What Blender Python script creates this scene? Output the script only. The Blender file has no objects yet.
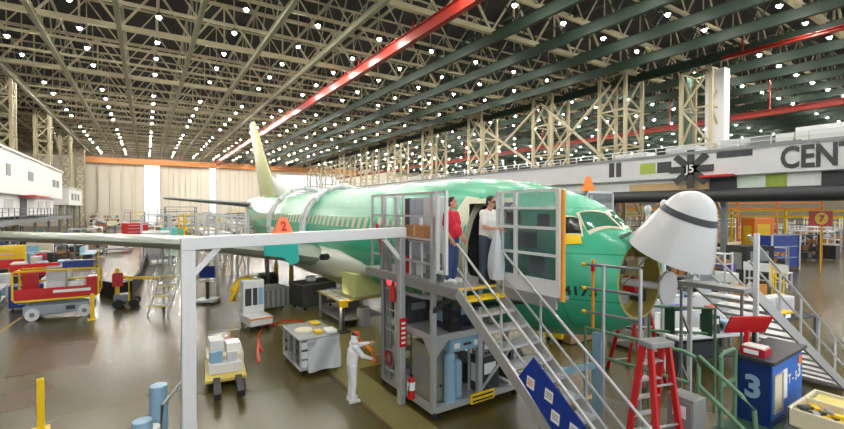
import bpy, bmesh, math, random
from mathutils import Vector, Matrix, Euler
random.seed(7)
S = bpy.context.scene
C = S.collection
PI = math.pi
R = math.radians

# ------------------------------------------------------------------ camera, world, exposure
EYE = 4.5
YAW = R(32.7)
FPX = 430.0
PITCH = math.atan(6.5 / FPX)
cd = bpy.data.cameras.new('camera')
cam = bpy.data.objects.new('camera', cd)
C.objects.link(cam)
cam.location = (0, 0, EYE)
cam.rotation_euler = (PI / 2 - PITCH, 0, -YAW)
cd.sensor_width = 36
cd.lens = 36 * FPX / 844
cd.clip_end = 600
cd.clip_start = 0.05
S.camera = cam
w = bpy.data.worlds.new('sky')
S.world = w
w.use_nodes = True
bg = w.node_tree.nodes['Background']
bg.inputs[0].default_value = (0.93, 0.97, 1.0, 1)
bg.inputs[1].default_value = 0.95
S.view_settings.view_transform = 'Standard'
S.view_settings.look = 'None'
S.view_settings.exposure = 0.85
S.view_settings.gamma = 1
S.view_settings.use_curve_mapping = False
LAMP_POWER = 400.0


# ------------------------------------------------------------------ helpers
def at_depth(x, y, d):
    u = (x - 422) / FPX
    r = u * d
    return Vector((r * math.cos(YAW) + d * math.sin(YAW), -r * math.sin(YAW) + d * math.cos(YAW), EYE - (y - 208) / FPX * d))


def at_z(x, y, z):
    return at_depth(x, y, (EYE - z) * FPX / (y - 208))


def at_x(x, y, X):
    u = (x - 422) / FPX
    return at_depth(x, y, X / (u * math.cos(YAW) + math.sin(YAW)))


def lin(c):
    c = c / 255
    return c / 12.92 if c <= 0.04045 else ((c + 0.055) / 1.055) ** 2.4


MATS = {}


def mat(name, rgb, rough=0.5, metal=0.0, var=0.10, scale=6.0, bump=0.0, emit=0.0, coat=0.0, alpha=1.0, trans=0.0):
    """a procedural painted / metal surface: base colour mottled a little by noise"""
    if name in MATS:
        return MATS[name]
    m = bpy.data.materials.new(name)
    m.use_nodes = True
    nt = m.node_tree
    b = nt.nodes['Principled BSDF']
    col = (lin(rgb[0]), lin(rgb[1]), lin(rgb[2]), 1)
    b.inputs['Roughness'].default_value = rough
    b.inputs['Metallic'].default_value = metal
    if coat:
        b.inputs['Coat Weight'].default_value = coat
    if var > 0:
        tc = nt.nodes.new('ShaderNodeTexCoord')
        nz = nt.nodes.new('ShaderNodeTexNoise')
        nz.inputs['Scale'].default_value = scale
        nz.inputs['Detail'].default_value = 4
        mx = nt.nodes.new('ShaderNodeMix')
        mx.data_type = 'RGBA'
        mx.inputs['A'].default_value = tuple(c * (1 - var) for c in col[:3]) + (1,)
        mx.inputs['B'].default_value = tuple(min(1, c * (1 + var)) for c in col[:3]) + (1,)
        nt.links.new(tc.outputs['Object'], nz.inputs['Vector'])
        nt.links.new(nz.outputs['Fac'], mx.inputs['Factor'])
        nt.links.new(mx.outputs['Result'], b.inputs['Base Color'])
        if bump:
            bp = nt.nodes.new('ShaderNodeBump')
            bp.inputs['Strength'].default_value = bump
            bp.inputs['Distance'].default_value = 0.02
            nt.links.new(nz.outputs['Fac'], bp.inputs['Height'])
            nt.links.new(bp.outputs['Normal'], b.inputs['Normal'])
    else:
        b.inputs['Base Color'].default_value = col
    if emit:
        b.inputs['Emission Color'].default_value = col
        b.inputs['Emission Strength'].default_value = emit
    if alpha < 1:
        b.inputs['Alpha'].default_value = alpha
    if trans:
        b.inputs['Transmission Weight'].default_value = trans
    MATS[name] = m
    return m


class MB:
    """collects boxes, bars, tubes and lofts; build() links them as ONE mesh object"""

    def __init__(s):
        s.v = []
        s.f = []
        s.m = []

    def _add(s, vs, fs, mi=0):
        o = len(s.v)
        s.v += [tuple(v) for v in vs]
        s.f += [tuple(i + o for i in f) for f in fs]
        s.m += [mi] * len(fs)
        return s

    def box(s, c, d, rz=0.0, mi=0, M=None):
        x, y, z = d[0] / 2, d[1] / 2, d[2] / 2
        vs = [Vector(p) for p in ((-x, -y, -z), (x, -y, -z), (x, y, -z), (-x, y, -z), (-x, -y, z), (x, -y, z), (x, y, z), (-x, y, z))]
        m = M if M is not None else Matrix.Rotation(rz, 3, 'Z')
        vs = [m @ v + Vector(c) for v in vs]
        return s._add(vs, [(0, 3, 2, 1), (4, 5, 6, 7), (0, 1, 5, 4), (1, 2, 6, 5), (2, 3, 7, 6), (3, 0, 4, 7)], mi)

    def b2(s, a, b, mi=0):
        """box from corner a to corner b"""
        return s.box([(a[i] + b[i]) / 2 for i in range(3)], [abs(b[i] - a[i]) for i in range(3)], 0, mi)

    def _frame(s, p, q, up=(0, 0, 1)):
        d = (Vector(q) - Vector(p)).normalized()
        u = Vector(up)
        if abs(d.dot(u)) > 0.98:
            u = Vector((0, 1, 0))
        a = d.cross(u).normalized()
        return d, a, a.cross(d).normalized()

    def bar(s, p, q, w_, h_=None, mi=0):
        h_ = h_ or w_
        d, a, b = s._frame(p, q)
        vs = []
        for e in (Vector(p), Vector(q)):
            for i, j in ((-1, -1), (1, -1), (1, 1), (-1, 1)):
                vs.append(e + a * i * w_ / 2 + b * j * h_ / 2)
        return s._add(vs, [(0, 1, 2, 3), (7, 6, 5, 4), (0, 4, 5, 1), (1, 5, 6, 2), (2, 6, 7, 3), (3, 7, 4, 0)], mi)

    def cyl(s, p, q, r1, r2=None, n=12, mi=0):
        r2 = r1 if r2 is None else r2
        d, a, b = s._frame(p, q)
        vs = []
        for e, r in ((Vector(p), r1), (Vector(q), r2)):
            for k in range(n):
                t = 2 * PI * k / n
                vs.append(e + a * math.cos(t) * r + b * math.sin(t) * r)
        fs = [(k, (k + 1) % n, n + (k + 1) % n, n + k) for k in range(n)]
        fs += [tuple(range(n - 1, -1, -1)), tuple(range(n, 2 * n))]
        return s._add(vs, fs, mi)

    def tube(s, pts, r, n=8, mi=0, closed=False):
        pts = [Vector(p) for p in pts]
        vs = []
        up = Vector((0, 0, 1))
        N = len(pts)
        for i, p in enumerate(pts):
            d = (pts[min(i + 1, N - 1)] - pts[max(i - 1, 0)]).normalized()
            u = up if abs(d.dot(up)) < 0.95 else Vector((0, 1, 0.2))
            a = d.cross(u).normalized()
            b = a.cross(d).normalized()
            rr = r[i] if isinstance(r, (list, tuple)) else r
            for k in range(n):
                t = 2 * PI * k / n
                vs.append(p + a * math.cos(t) * rr + b * math.sin(t) * rr)
        fs = []
        for i in range(N - 1):
            for k in range(n):
                fs.append((i * n + k, i * n + (k + 1) % n, (i + 1) * n + (k + 1) % n, (i + 1) * n + k))
        fs += [tuple(range(n - 1, -1, -1)), tuple((N - 1) * n + k for k in range(n))]
        return s._add(vs, fs, mi)

    def sphere(s, c, r, n=10, m_=7, mi=0):
        rx, ry, rz = r if isinstance(r, (tuple, list)) else (r, r, r)
        c = Vector(c)
        vs = [c + Vector((0, 0, -rz))]
        for i in range(1, m_):
            ph = -PI / 2 + PI * i / m_
            for k in range(n):
                t = 2 * PI * k / n
                vs.append(c + Vector((math.cos(ph) * math.cos(t) * rx, math.cos(ph) * math.sin(t) * ry, math.sin(ph) * rz)))
        vs.append(c + Vector((0, 0, rz)))
        fs = [(0, 1 + (k + 1) % n, 1 + k) for k in range(n)]
        for i in range(m_ - 2):
            for k in range(n):
                a = 1 + i * n
                fs.append((a + k, a + (k + 1) % n, a + n + (k + 1) % n, a + n + k))
        L = len(vs) - 1
        a = 1 + (m_ - 2) * n
        fs += [(a + k, a + (k + 1) % n, L) for k in range(n)]
        return s._add(vs, fs, mi)

    def rings(s, rings, mi=0, cap=True):
        n = len(rings[0])
        vs = [p for r in rings for p in r]
        fs = []
        for i in range(len(rings) - 1):
            for k in range(n):
                fs.append((i * n + k, i * n + (k + 1) % n, (i + 1) * n + (k + 1) % n, (i + 1) * n + k))
        if cap:
            fs += [tuple(range(n - 1, -1, -1)), tuple((len(rings) - 1) * n + k for k in range(n))]
        return s._add(vs, fs, mi)

    def prism(s, poly, ext, mi=0):
        """polygon of 3-D points pushed along vector ext"""
        n = len(poly)
        e = Vector(ext)
        vs = [Vector(p) for p in poly] + [Vector(p) + e for p in poly]
        fs = [tuple(range(n - 1, -1, -1)), tuple(range(n, 2 * n))] + [(k, (k + 1) % n, n + (k + 1) % n, n + k) for k in range(n)]
        return s._add(vs, fs, mi)

    def build(s, name, m, parent=None, smooth=False, bevel=0.0, off=None, recalc=True):
        me = bpy.data.meshes.new(name)
        vs = s.v
        if off is not None:
            vs = [(v[0] - off[0], v[1] - off[1], v[2] - off[2]) for v in vs]
        me.from_pydata(vs, [], s.f)
        if recalc:
            bm = bmesh.new()
            bm.from_mesh(me)
            bmesh.ops.recalc_face_normals(bm, faces=bm.faces)
            bm.to_mesh(me)
            bm.free()
        ms = m if isinstance(m, (list, tuple)) else [m]
        for x in ms:
            me.materials.append(x)
        if len(ms) > 1:
            me.polygons.foreach_set('material_index', s.m)
        if smooth:
            me.polygons.foreach_set('use_smooth', [True] * len(me.polygons))
            me.set_sharp_from_angle(angle=R(38))
        me.update()
        o = bpy.data.objects.new(name, me)
        C.objects.link(o)
        if parent:
            o.parent = parent
        if bevel:
            md = o.modifiers.new('bevel', 'BEVEL')
            md.width = bevel
            md.segments = 2
            md.limit_method = 'ANGLE'
        return o


def tag(o, label, cat, group=None, kind=None):
    o['label'] = label
    o['category'] = cat
    if group:
        o['group'] = group
    if kind:
        o['kind'] = kind
    return o


def struct(o):
    o['kind'] = 'structure'
    return o


def thing(name, label, cat, loc=(0, 0, 0), rz=0.0, group=None):
    o = bpy.data.objects.new(name, None)
    o.empty_display_size = 0.2
    C.objects.link(o)
    o.location = loc
    o.rotation_euler = (0, 0, rz)
    return tag(o, label, cat, group)


def copy_tree(o, parent=None):
    c = o.copy()
    C.objects.link(c)
    c.parent = parent
    for ch in list(o.children):
        copy_tree(ch, c)
    return c


def dup(o, loc, rz, label, group=None):
    c = copy_tree(o)
    c.location = loc
    c.rotation_euler = (0, 0, rz)
    c['label'] = label
    if group:
        c['group'] = group
    return c


def text_mesh(txt, size, thick=0.0, bold=0.0, align='CENTER'):
    """returns (verts, faces) of a flat or thick text in its own x/y plane"""
    cu = bpy.data.curves.new('lettering', 'FONT')
    cu.body = txt
    cu.size = size
    cu.extrude = thick
    cu.offset = bold
    cu.align_x = align
    cu.align_y = 'CENTER'
    cu.resolution_u = 3
    o = bpy.data.objects.new('lettering', cu)
    C.objects.link(o)
    bpy.context.view_layer.update()
    dg = bpy.context.evaluated_depsgraph_get()
    me = bpy.data.meshes.new_from_object(o.evaluated_get(dg))
    vs = [v.co.copy() for v in me.vertices]
    fs = [tuple(p.vertices) for p in me.polygons]
    bpy.data.objects.remove(o)
    bpy.data.curves.remove(cu)
    bpy.data.meshes.remove(me)
    return vs, fs


def place_text(mb, txt, size, origin, xdir, ydir, thick=0.004, bold=0.0, mi=0, align='CENTER', wide=1.0):
    vs, fs = text_mesh(txt, size, thick, bold, align)
    X = Vector(xdir).normalized()
    Y = Vector(ydir).normalized()
    N = X.cross(Y)
    o = Vector(origin)
    mb._add([o + X * v.x * wide + Y * v.y + N * (v.z + thick) for v in vs], fs, mi)


# ------------------------------------------------------------------ materials
ALU = mat('brushed_aluminium', (196, 198, 200), 0.38, 0.55, 0.06, 3)
ALU_D = mat('dull_aluminium', (150, 152, 152), 0.5, 0.4, 0.1, 3)
WHITE = mat('white_paint', (218, 220, 221), 0.35, 0, 0.03, 3)
CREAM = mat('cream_paint', (226, 218, 190), 0.45, 0, 0.06, 3)
STEEL = mat('grey_steel', (128, 132, 136), 0.45, 0.3, 0.1, 4)
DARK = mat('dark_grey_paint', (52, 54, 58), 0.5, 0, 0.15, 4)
BLACK = mat('black_rubber', (24, 24, 26), 0.6, 0, 0.2, 5)
RED = mat('red_paint', (196, 26, 30), 0.35, 0, 0.08, 4)
YEL = mat('yellow_paint', (240, 200, 20), 0.4, 0, 0.08, 4)
ORG = mat('orange_paint', (238, 128, 24), 0.45, 0, 0.08, 4)
BLUE = mat('blue_paint', (26, 58, 150), 0.4, 0, 0.08, 4)
LBLUE = mat('light_blue_paint', (140, 176, 200), 0.45, 0, 0.08, 4)
SKYB = mat('bright_blue_panel', (30, 104, 200), 0.4, 0, 0.06, 4)
TEAL = mat('turquoise_film', (58, 196, 188), 0.3, 0, 0.06, 2)
GRN = mat('pale_green_steel', (104, 142, 112), 0.45, 0.1, 0.1, 3)
GRND = mat('dark_green_steel', (62, 92, 72), 0.5, 0.1, 0.1, 3)
LIME = mat('lime_green', (96, 168, 44), 0.5, 0, 0.08, 4)
CARD = mat('brown_cardboard', (168, 118, 78), 0.8, 0, 0.08, 6)
PRIMER = mat('yellow_green_primer', (196, 200, 132), 0.45, 0, 0.14, 2.5)
HULL = None
TAN = mat('tan_board', (196, 168, 126), 0.7, 0, 0.1, 4)
PAPER = mat('white_paper', (240, 240, 238), 0.7, 0, 0.0)
PRINT = mat('grey_print', (120, 124, 130), 0.7, 0, 0.0)
REDPRINT = mat('red_print', (204, 40, 40), 0.7, 0, 0.0)
PURPLE = mat('purple_plastic', (96, 70, 160), 0.5, 0, 0.1, 4)
SKIN = mat('skin', (206, 154, 126), 0.5, 0, 0.05, 8)
SMOKED = mat('smoked_clear_plastic', (150, 158, 166), 0.12, 0, 0.0, alpha=0.30)
CLEAR = mat('clear_plastic', (226, 232, 236), 0.25, 0, 0.0, alpha=0.55)
SMOKED2 = mat('dark_smoked_plastic', (84, 92, 102), 0.12, 0, 0.0, alpha=0.55)
SCREEN = mat('lit_screen', (196, 214, 236), 0.3, 0, 0.0, emit=0.8)


def floor_material():
    m = bpy.data.materials.new('polished_concrete')
    m.use_nodes = True
    nt = m.node_tree
    b = nt.nodes['Principled BSDF']
    N = nt.nodes.new
    L = nt.links.new
    tc = N('ShaderNodeTexCoord')
    n1 = N('ShaderNodeTexNoise')
    n1.inputs['Scale'].default_value = 0.16
    n1.inputs['Detail'].default_value = 3
    n2 = N('ShaderNodeTexNoise')
    n2.inputs['Scale'].default_value = 0.55
    n2.inputs['Detail'].default_value = 2
    for n in (n1, n2):
        L(tc.outputs['Object'], n.inputs['Vector'])
    cr = N('ShaderNodeValToRGB')
    e = cr.color_ramp.elements
    e[0].position, e[0].color = 0.15, (lin(74), lin(60), lin(28), 1)
    e[1].position, e[1].color = 0.85, (lin(94), lin(87), lin(46), 1)
    L(n1.outputs['Fac'], cr.inputs['Fac'])
    mx = N('ShaderNodeMix')
    mx.data_type = 'RGBA'
    mx.blend_type = 'MULTIPLY'
    mx.inputs['Factor'].default_value = 0.12
    c2 = N('ShaderNodeValToRGB')
    c2.color_ramp.elements[0].position, c2.color_ramp.elements[0].color = 0.3, (0.62, 0.6, 0.58, 1)
    c2.color_ramp.elements[1].position, c2.color_ramp.elements[1].color = 0.7, (1, 1, 1, 1)
    L(n2.outputs['Fac'], c2.inputs['Fac'])
    L(cr.outputs['Color'], mx.inputs['A'])
    L(c2.outputs['Color'], mx.inputs['B'])
    L(mx.outputs['Result'], b.inputs['Base Color'])
    b.inputs['Roughness'].default_value = 0.26
    return m


def panel_material(name, rgb, scale_x, dark=0.75):
    """corrugated / panelled cladding: vertical stripes"""
    m = bpy.data.materials.new(name)
    m.use_nodes = True
    nt = m.node_tree
    b = nt.nodes['Principled BSDF']
    tc = nt.nodes.new('ShaderNodeTexCoord')
    wv = nt.nodes.new('ShaderNodeTexWave')
    wv.inputs['Scale'].default_value = scale_x
    wv.inputs['Distortion'].default_value = 0.4
    wv.wave_profile = 'SAW'
    cr = nt.nodes.new('ShaderNodeValToRGB')
    c = [lin(x) for x in rgb]
    cr.color_ramp.elements[0].color = (c[0] * dark, c[1] * dark, c[2] * dark, 1)
    cr.color_ramp.elements[1].color = (c[0], c[1], c[2], 1)
    cr.color_ramp.elements[0].position = 0.02
    cr.color_ramp.elements[1].position = 0.25
    nt.links.new(tc.outputs['Object'], wv.inputs['Vector'])
    nt.links.new(wv.outputs['Fac'], cr.inputs['Fac'])
    nt.links.new(cr.outputs['Color'], b.inputs['Base Color'])
    b.inputs['Roughness'].default_value = 0.7
    return m


def hull_material():
    m = bpy.data.materials.new('green_primer_skin')
    m.use_nodes = True
    nt = m.node_tree
    b = nt.nodes['Principled BSDF']
    N = nt.nodes.new
    L = nt.links.new
    tc = N('ShaderNodeTexCoord')
    br = N('ShaderNodeTexBrick')
    mp = N('ShaderNodeMapping')
    mp.inputs['Rotation'].default_value = (0, R(90), R(90))
    br.inputs['Scale'].default_value = 1.0
    br.inputs['Brick Width'].default_value = 2.6
    br.inputs['Row Height'].default_value = 0.9
    br.inputs['Mortar Size'].default_value = 0.012
    br.inputs['Color1'].default_value = (lin(78), lin(194), lin(152), 1)
    br.inputs['Color2'].default_value = (lin(70), lin(184), lin(144), 1)
    br.inputs['Mortar'].default_value = (lin(44), lin(150), lin(112), 1)
    nz = N('ShaderNodeTexNoise')
    nz.inputs['Scale'].default_value = 1.3
    mx = N('ShaderNodeMix')
    mx.data_type = 'RGBA'
    mx.blend_type = 'MULTIPLY'
    mx.inputs['Factor'].default_value = 0.25
    L(tc.outputs['Object'], mp.inputs['Vector'])
    L(mp.outputs['Vector'], br.inputs['Vector'])
    L(tc.outputs['Object'], nz.inputs['Vector'])
    L(br.outputs['Color'], mx.inputs['A'])
    L(nz.outputs['Fac'], mx.inputs['B'])
    L(mx.outputs['Result'], b.inputs['Base Color'])
    b.inputs['Roughness'].default_value = 0.24
    return m


FLOORM = floor_material()
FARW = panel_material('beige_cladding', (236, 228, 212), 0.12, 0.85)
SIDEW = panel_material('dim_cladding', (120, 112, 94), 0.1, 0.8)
DECKM = mat('dark_roof_deck', (40, 37, 36), 0.9, 0, 0.35, 0.25)
BEIGE = mat('beige_truss_paint', (178, 168, 138), 0.6, 0, 0.12, 1.0)
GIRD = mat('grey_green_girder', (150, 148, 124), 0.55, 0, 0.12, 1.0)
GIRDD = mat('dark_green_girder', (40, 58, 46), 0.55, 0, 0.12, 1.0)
REDB = mat('red_crane_rail', (148, 40, 28), 0.4, 0, 0.12, 1.0)
ORGB = mat('orange_crane_beam', (222, 150, 84), 0.5, 0, 0.12, 1.0)
SHADE = mat('lamp_housing', (70, 70, 70), 0.5, 0.3, 0.0)
BULB = mat('lit_lamp', (255, 250, 240), 0.5, 0, 0.0, emit=LAMP_POWER)
MEZZ = mat('pale_grey_cladding', (198, 200, 204), 0.5, 0, 0.05, 0.6)
OFFICE = mat('white_cladding', (240, 240, 240), 0.5, 0, 0.03, 0.6)
HULL = hull_material()

# ------------------------------------------------------------------ the hall
X0, X1, Y0, Y1 = -26.0, 110.0, -14.0, 140.0
ZT, ZD = 18.5, 22.4
struct(MB().b2((X0, Y0, -0.3), (X1, Y1 + 6, 0)).build('floor', FLOORM))
struct(MB().b2((X0, Y0, ZD), (X1, Y1, ZD + 0.4)).build('ceiling', DECKM))
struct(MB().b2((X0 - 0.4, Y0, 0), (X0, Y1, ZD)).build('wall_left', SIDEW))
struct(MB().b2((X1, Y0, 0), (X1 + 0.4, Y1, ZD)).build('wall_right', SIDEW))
far = MB()
gaps = [(-0.3, 3.3, 16.3), (15.8, 17.5, 16.3), (35, 56, 15.0)]
x = X0
for a, b_, h in gaps:
    far.b2((x, Y1, 0), (a, Y1 + 0.4, ZD))
    far.b2((a, Y1, h), (b_, Y1 + 0.4, ZD))
    x = b_
far.b2((x, Y1, 0), (X1, Y1 + 0.4, ZD))
struct(far.build('wall_back', FARW))
# sliding hangar-door leaves standing a little in front of the wall
for i, (a, b_) in enumerate(((-10.5, -0.6), (3.6, 15.5), (17.8, 34.6))):
    d = MB()
    n = max(2, int((b_ - a) / 2.4))
    for k in range(n):
        xx = a + (b_ - a) * (k + 0.5) / n
        d.b2((xx - (b_ - a) / n / 2 + 0.06, Y1 - 0.75, 0.02), (xx + (b_ - a) / n / 2 - 0.06, Y1 - 0.45 - 0.1 * (k % 2), 15.3))
    struct(d.build('door_%d' % (i + 1), FARW))

# floor paint
def stripe(name, pts, wd, m):
    mb = MB()
    for p, q in zip(pts, pts[1:]):
        mb.bar((p[0], p[1], 0.004), (q[0], q[1], 0.004), wd, 0.006)
    return struct(mb.build(name, m))


OLIVE = mat('olive_floor_paint', (124, 116, 66), 0.3, 0, 0.15, 1.2)
LINEY = mat('worn_yellow_line', (196, 156, 44), 0.4, 0, 0.25, 2)
RUST = mat('rusty_floor_patch', (84, 60, 32), 0.3, 0, 0.25, 1.5)
struct(MB().b2((4.15, 6.5, 0.001), (4.98, 22, 0.005)).build('floor_marking', OLIVE))
struct(MB().b2((4.98, 11.0, 0.001), (8.2, 22, 0.005)).build('floor_marking', OLIVE))
stripe('floor_marking', [at_z(0, 331, 0), at_z(20, 318, 0)], 0.10, LINEY)
stripe('floor_marking', [(4.15, 4, 0), (4.15, 22, 0)], 0.10, RUST)
stripe('floor_marking', [(7.6, 6.4, 0), (9.0, 6.4, 0)], 0.12, LINEY)
for (x0, y0, x1, y1) in ((-3.2, 15.5, -1.4, 18.2), (-2.9, 12.9, -2.0, 14.2)):
    struct(MB().b2((x0, y0, 0.001), (x1, y1, 0.004)).build('floor_marking', RUST))

# roof girders along the hall
GX = [-21.6 + 5 * k for k in range(26)]
def girder(depth, m, name):
    g = MB()
    g.b2((-0.16, Y0, -depth), (0.16, Y1, -depth + 0.05))
    g.b2((-0.03, Y0, -depth + 0.05), (0.03, Y1, -0.02))
    g.b2((-0.14, Y0, -0.04), (0.14, Y1, 0))
    k = 0
    y = Y0 + 2.5
    while y + 5 <= Y1:
        a = (0, y, -0.02)
        b_ = (0, y + 2.5, ZD - ZT - 0.3)
        c = (0, y + 5, -0.02)
        g.bar(a, b_, 0.08)
        g.bar(b_, c, 0.08)
        y += 5
    g.b2((-0.09, Y0, ZD - ZT - 0.4), (0.09, Y1, ZD - ZT - 0.2))
    return g.build(name, m)


ga = gb = None
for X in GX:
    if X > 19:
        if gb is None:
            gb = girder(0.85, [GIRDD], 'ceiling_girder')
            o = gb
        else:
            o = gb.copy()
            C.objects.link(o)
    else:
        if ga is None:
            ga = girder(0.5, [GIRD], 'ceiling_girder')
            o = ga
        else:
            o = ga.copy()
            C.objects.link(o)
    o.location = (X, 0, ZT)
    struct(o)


def cross_truss(r):
    g = MB()
    H = ZD - ZT - 0.35
    g.bar((X0, 0, 0), (X1, 0, 0), r * 1.5, r * 1.5)
    g.bar((X0, 0, H), (X1, 0, H), r)
    xs = GX
    for a in xs[:-1]:
        g.bar((a, 0, 0), (a + 2.5, 0, H), r * 0.6)
        g.bar((a + 2.5, 0, H), (a + 5, 0, 0), r * 0.6)
        g.bar((a + 2.5, 0, H), (a + 2.5, 0, 0), r * 0.5)
    return g.build('ceiling_truss', BEIGE)


t0 = cross_truss(0.14)
t1 = cross_truss(0.26)
k = 0
y = -8.8
while y < Y1 - 3:
    src = t1 if k % 3 == 1 else t0
    if k < 2:
        o = (t0, t1)[k]
    else:
        o = src.copy()
        C.objects.link(o)
    o.location = (0, y, ZT + 0.12)
    struct(o)
    y += 5
    k += 1

# red and orange crane rails
def rail_beam(name, label, x, z, d, m, y0=Y0, y1=Y1 - 2, group=None):
    g = MB()
    g.b2((x - 0.24, y0, z - d), (x + 0.24, y1, z - d + 0.08))
    g.b2((x - 0.06, y0, z - d + 0.08), (x + 0.06, y1, z - 0.06))
    g.b2((x - 0.24, y0, z - 0.06), (x + 0.24, y1, z))
    yy = y0 + 2
    while yy < y1:
        g.b2((x - 0.06, yy - 0.06, z), (x + 0.06, yy + 0.06, ZT + 0.2))
        yy += 10
    return tag(g.build(name, m), label, 'crane rail', group)


rail_beam('crane_rail', 'long red crane rail running under the roof above the airliner', 17.2, 18.0, 0.9, REDB)
rail_beam('crane_rail', 'red crane rail under the roof beyond the grey mezzanine', 54, 14.6, 0.6, REDB)
rail_beam('crane_rail', 'thin red crane rail high over the star-marked end of the mezzanine', 42.2, 17.6, 0.3, REDB, 4, 17.5)
g = MB()
g.b2((-13, 137.6, 16.2), (62, 138.6, 17.6))
g.b2((-13, 137.3, 17.5), (62, 138.9, 17.62))
g.b2((-13, 137.3, 16.1), (62, 138.9, 16.3))
tag(g.build('bridge_crane', ORGB), 'orange bridge crane beam spanning the hall in front of the bright end doors', 'crane')

# high-bay lamps
lamp = MB()
lamp.cyl((0, 0, 0.03), (0, 0, 0.34), 0.25, 0.10, 10, 0)
lamp.cyl((0, 0, 0.34), (0, 0, 0.62), 0.03, 0.03, 6, 0)
lamp.sphere((0, 0, 0), (.132, .132, .13), 10, 7, 1)
LZ = ZT - 0.45
pts = []
for i in range(25):
    X = GX[0] + 2.5 + 5 * i
    for j in range(29):
        Y = -8.7 + 5 * j + 0.25 * math.sin(7 * i + 3 * j)
        if (j + 5) % 6 == 0 or X < -11 or (abs(X - 43) < 2.2 and Y > 15):
            continue
        r = X * math.cos(YAW) - Y * math.sin(YAW)
        d = X * math.sin(YAW) + Y * math.cos(YAW)
        vis = d > 3 and abs(r / d) < 0.985 and (LZ - EYE) / d < 0.482
        pts.append((not vis, d, X, Y))
pts.sort()
first = lamp.build('ceiling_lamp', [SHADE, BULB])
nvis = [p for p in pts if not p[0]][:290]
for q, p in enumerate(nvis):
    o = first if q == 0 else first.copy()
    if q:
        C.objects.link(o)
    o.location = (p[2], p[3], LZ)
    tag(o, 'small round high-bay lamp glowing white under the roof trusses', 'lamp', 'high-bay lamps under the roof')
rest = MB()
for p in pts:  # far lamps in view, plus out-of-view ones included for their light
    if p in nvis:
        continue
    c = Vector((p[2], p[3], LZ))
    rest.cyl(c + Vector((0, 0, .03)), c + Vector((0, 0, 0.34)), 0.25, 0.10, 8, 0)
    rest.sphere(c, (.132, .132, .13), 7, 5, 1)
tag(rest.build('far_and_unseen_lamps', [SHADE, BULB]), 'far rows of tiny white roof lamps receding into the hall, plus unseen rows', 'lamps', None, 'stuff')


# lattice columns
def lattice(hz, wd, r):
    g = MB()
    h = wd / 2
    cs = [(-h, -h), (h, -h), (h, h), (-h, h)]
    for a, b_ in cs:
        g.bar((a, b_, 0), (a, b_, hz), r)
    n = max(2, int(hz / (wd * 1.2)))
    for k in range(n):
        z0, z1 = hz * k / n, hz * (k + 1) / n
        for q in range(4):
            a, b_ = cs[q], cs[(q + 1) % 4]
            if k % 2:
                a, b_ = b_, a
            g.bar((a[0], a[1], z0), (b_[0], b_[1], z1), r * 0.55)
            g.bar((a[0], a[1], z1), (b_[0], b_[1], z1), r * 0.5)
    return g


colA = lattice(ZT - 0.1, 1.6, 0.28).build('lattice_column', BEIGE)
colA.location = (-12.6, 104, 0)
tag(colA, 'tall beige lattice column standing on the floor past the white office block', 'column', 'lattice columns past the offices')
for Y in (125,):
    o = colA.copy()
    C.objects.link(o)
    o.location = (-12.6, Y, 0)
colC = lattice(ZT - 10.3, 1.6, 0.28).build('lattice_column', BEIGE)
for k, Y in enumerate((48, 62, 83)):
    o = colC if k == 0 else colC.copy()
    if k:
        C.objects.link(o)
    o.location = (-12.6, Y, 10.21)
    tag(o, ('beige lattice column rising from the near end of the white office roof', 'beige lattice column rising from the middle of the white office roof', 'beige lattice column rising from the far end of the white office roof')[k], 'column')
for k, (Y, l) in enumerate(((62, 'nearer beige brace slanting between the roof-top office columns'), (104, 'far beige brace slanting down to the column past the office block'))):
    tag(MB().bar((-12.6, Y - 13, ZT - 1), (-12.6, Y - .7, 10.6), .2).build('slanted_brace', BEIGE), l, 'brace')
colB = lattice(ZT - 0.1, 3.0, 0.30).build('lattice_column', BEIGE)
k = 0
for Y in (27.5, 37, 50, 63, 76, 89, 102, 115, 128):
    o = colB if k == 0 else colB.copy()
    if k:
        C.objects.link(o)
    k += 1
    o.location = (43, Y, 0)
    tag(o, 'wide beige lattice tower column rising behind the grey mezzanine', 'column', 'lattice towers behind the mezzanine')
t = thing('clad_tower', 'lattice tower with white cladding panel rising behind the mezzanine near the black star', 'column', (44.8, 20.2, 0))
lattice(17.35, 2.6, 0.3).build('lattice', BEIGE, t)
MB().b2((-0.2, -1.9, 8), (0.9, -0.3, 17.4)).build('cladding_panel', WHITE, t)
MB().b2((0.5, 1.7, 8), (1.6, 2.4, ZT - 1.0)).build('green_panel', GRND, t)

# big diagonal braces between the towers
for (ya, yb, nm) in ((27.5, 37, 'long beige diagonal brace between the two nearest plain lattice towers'), (37, 50, 'long beige diagonal brace between the second and third plain towers')):
    tag(MB().bar((41.2, ya, 17.4), (41.2, yb, 9.2), 0.24).bar((41.2, ya, 9.2), (41.2, yb, 17.4), 0.24).build('diagonal_brace', BEIGE), nm, 'brace')

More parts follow.
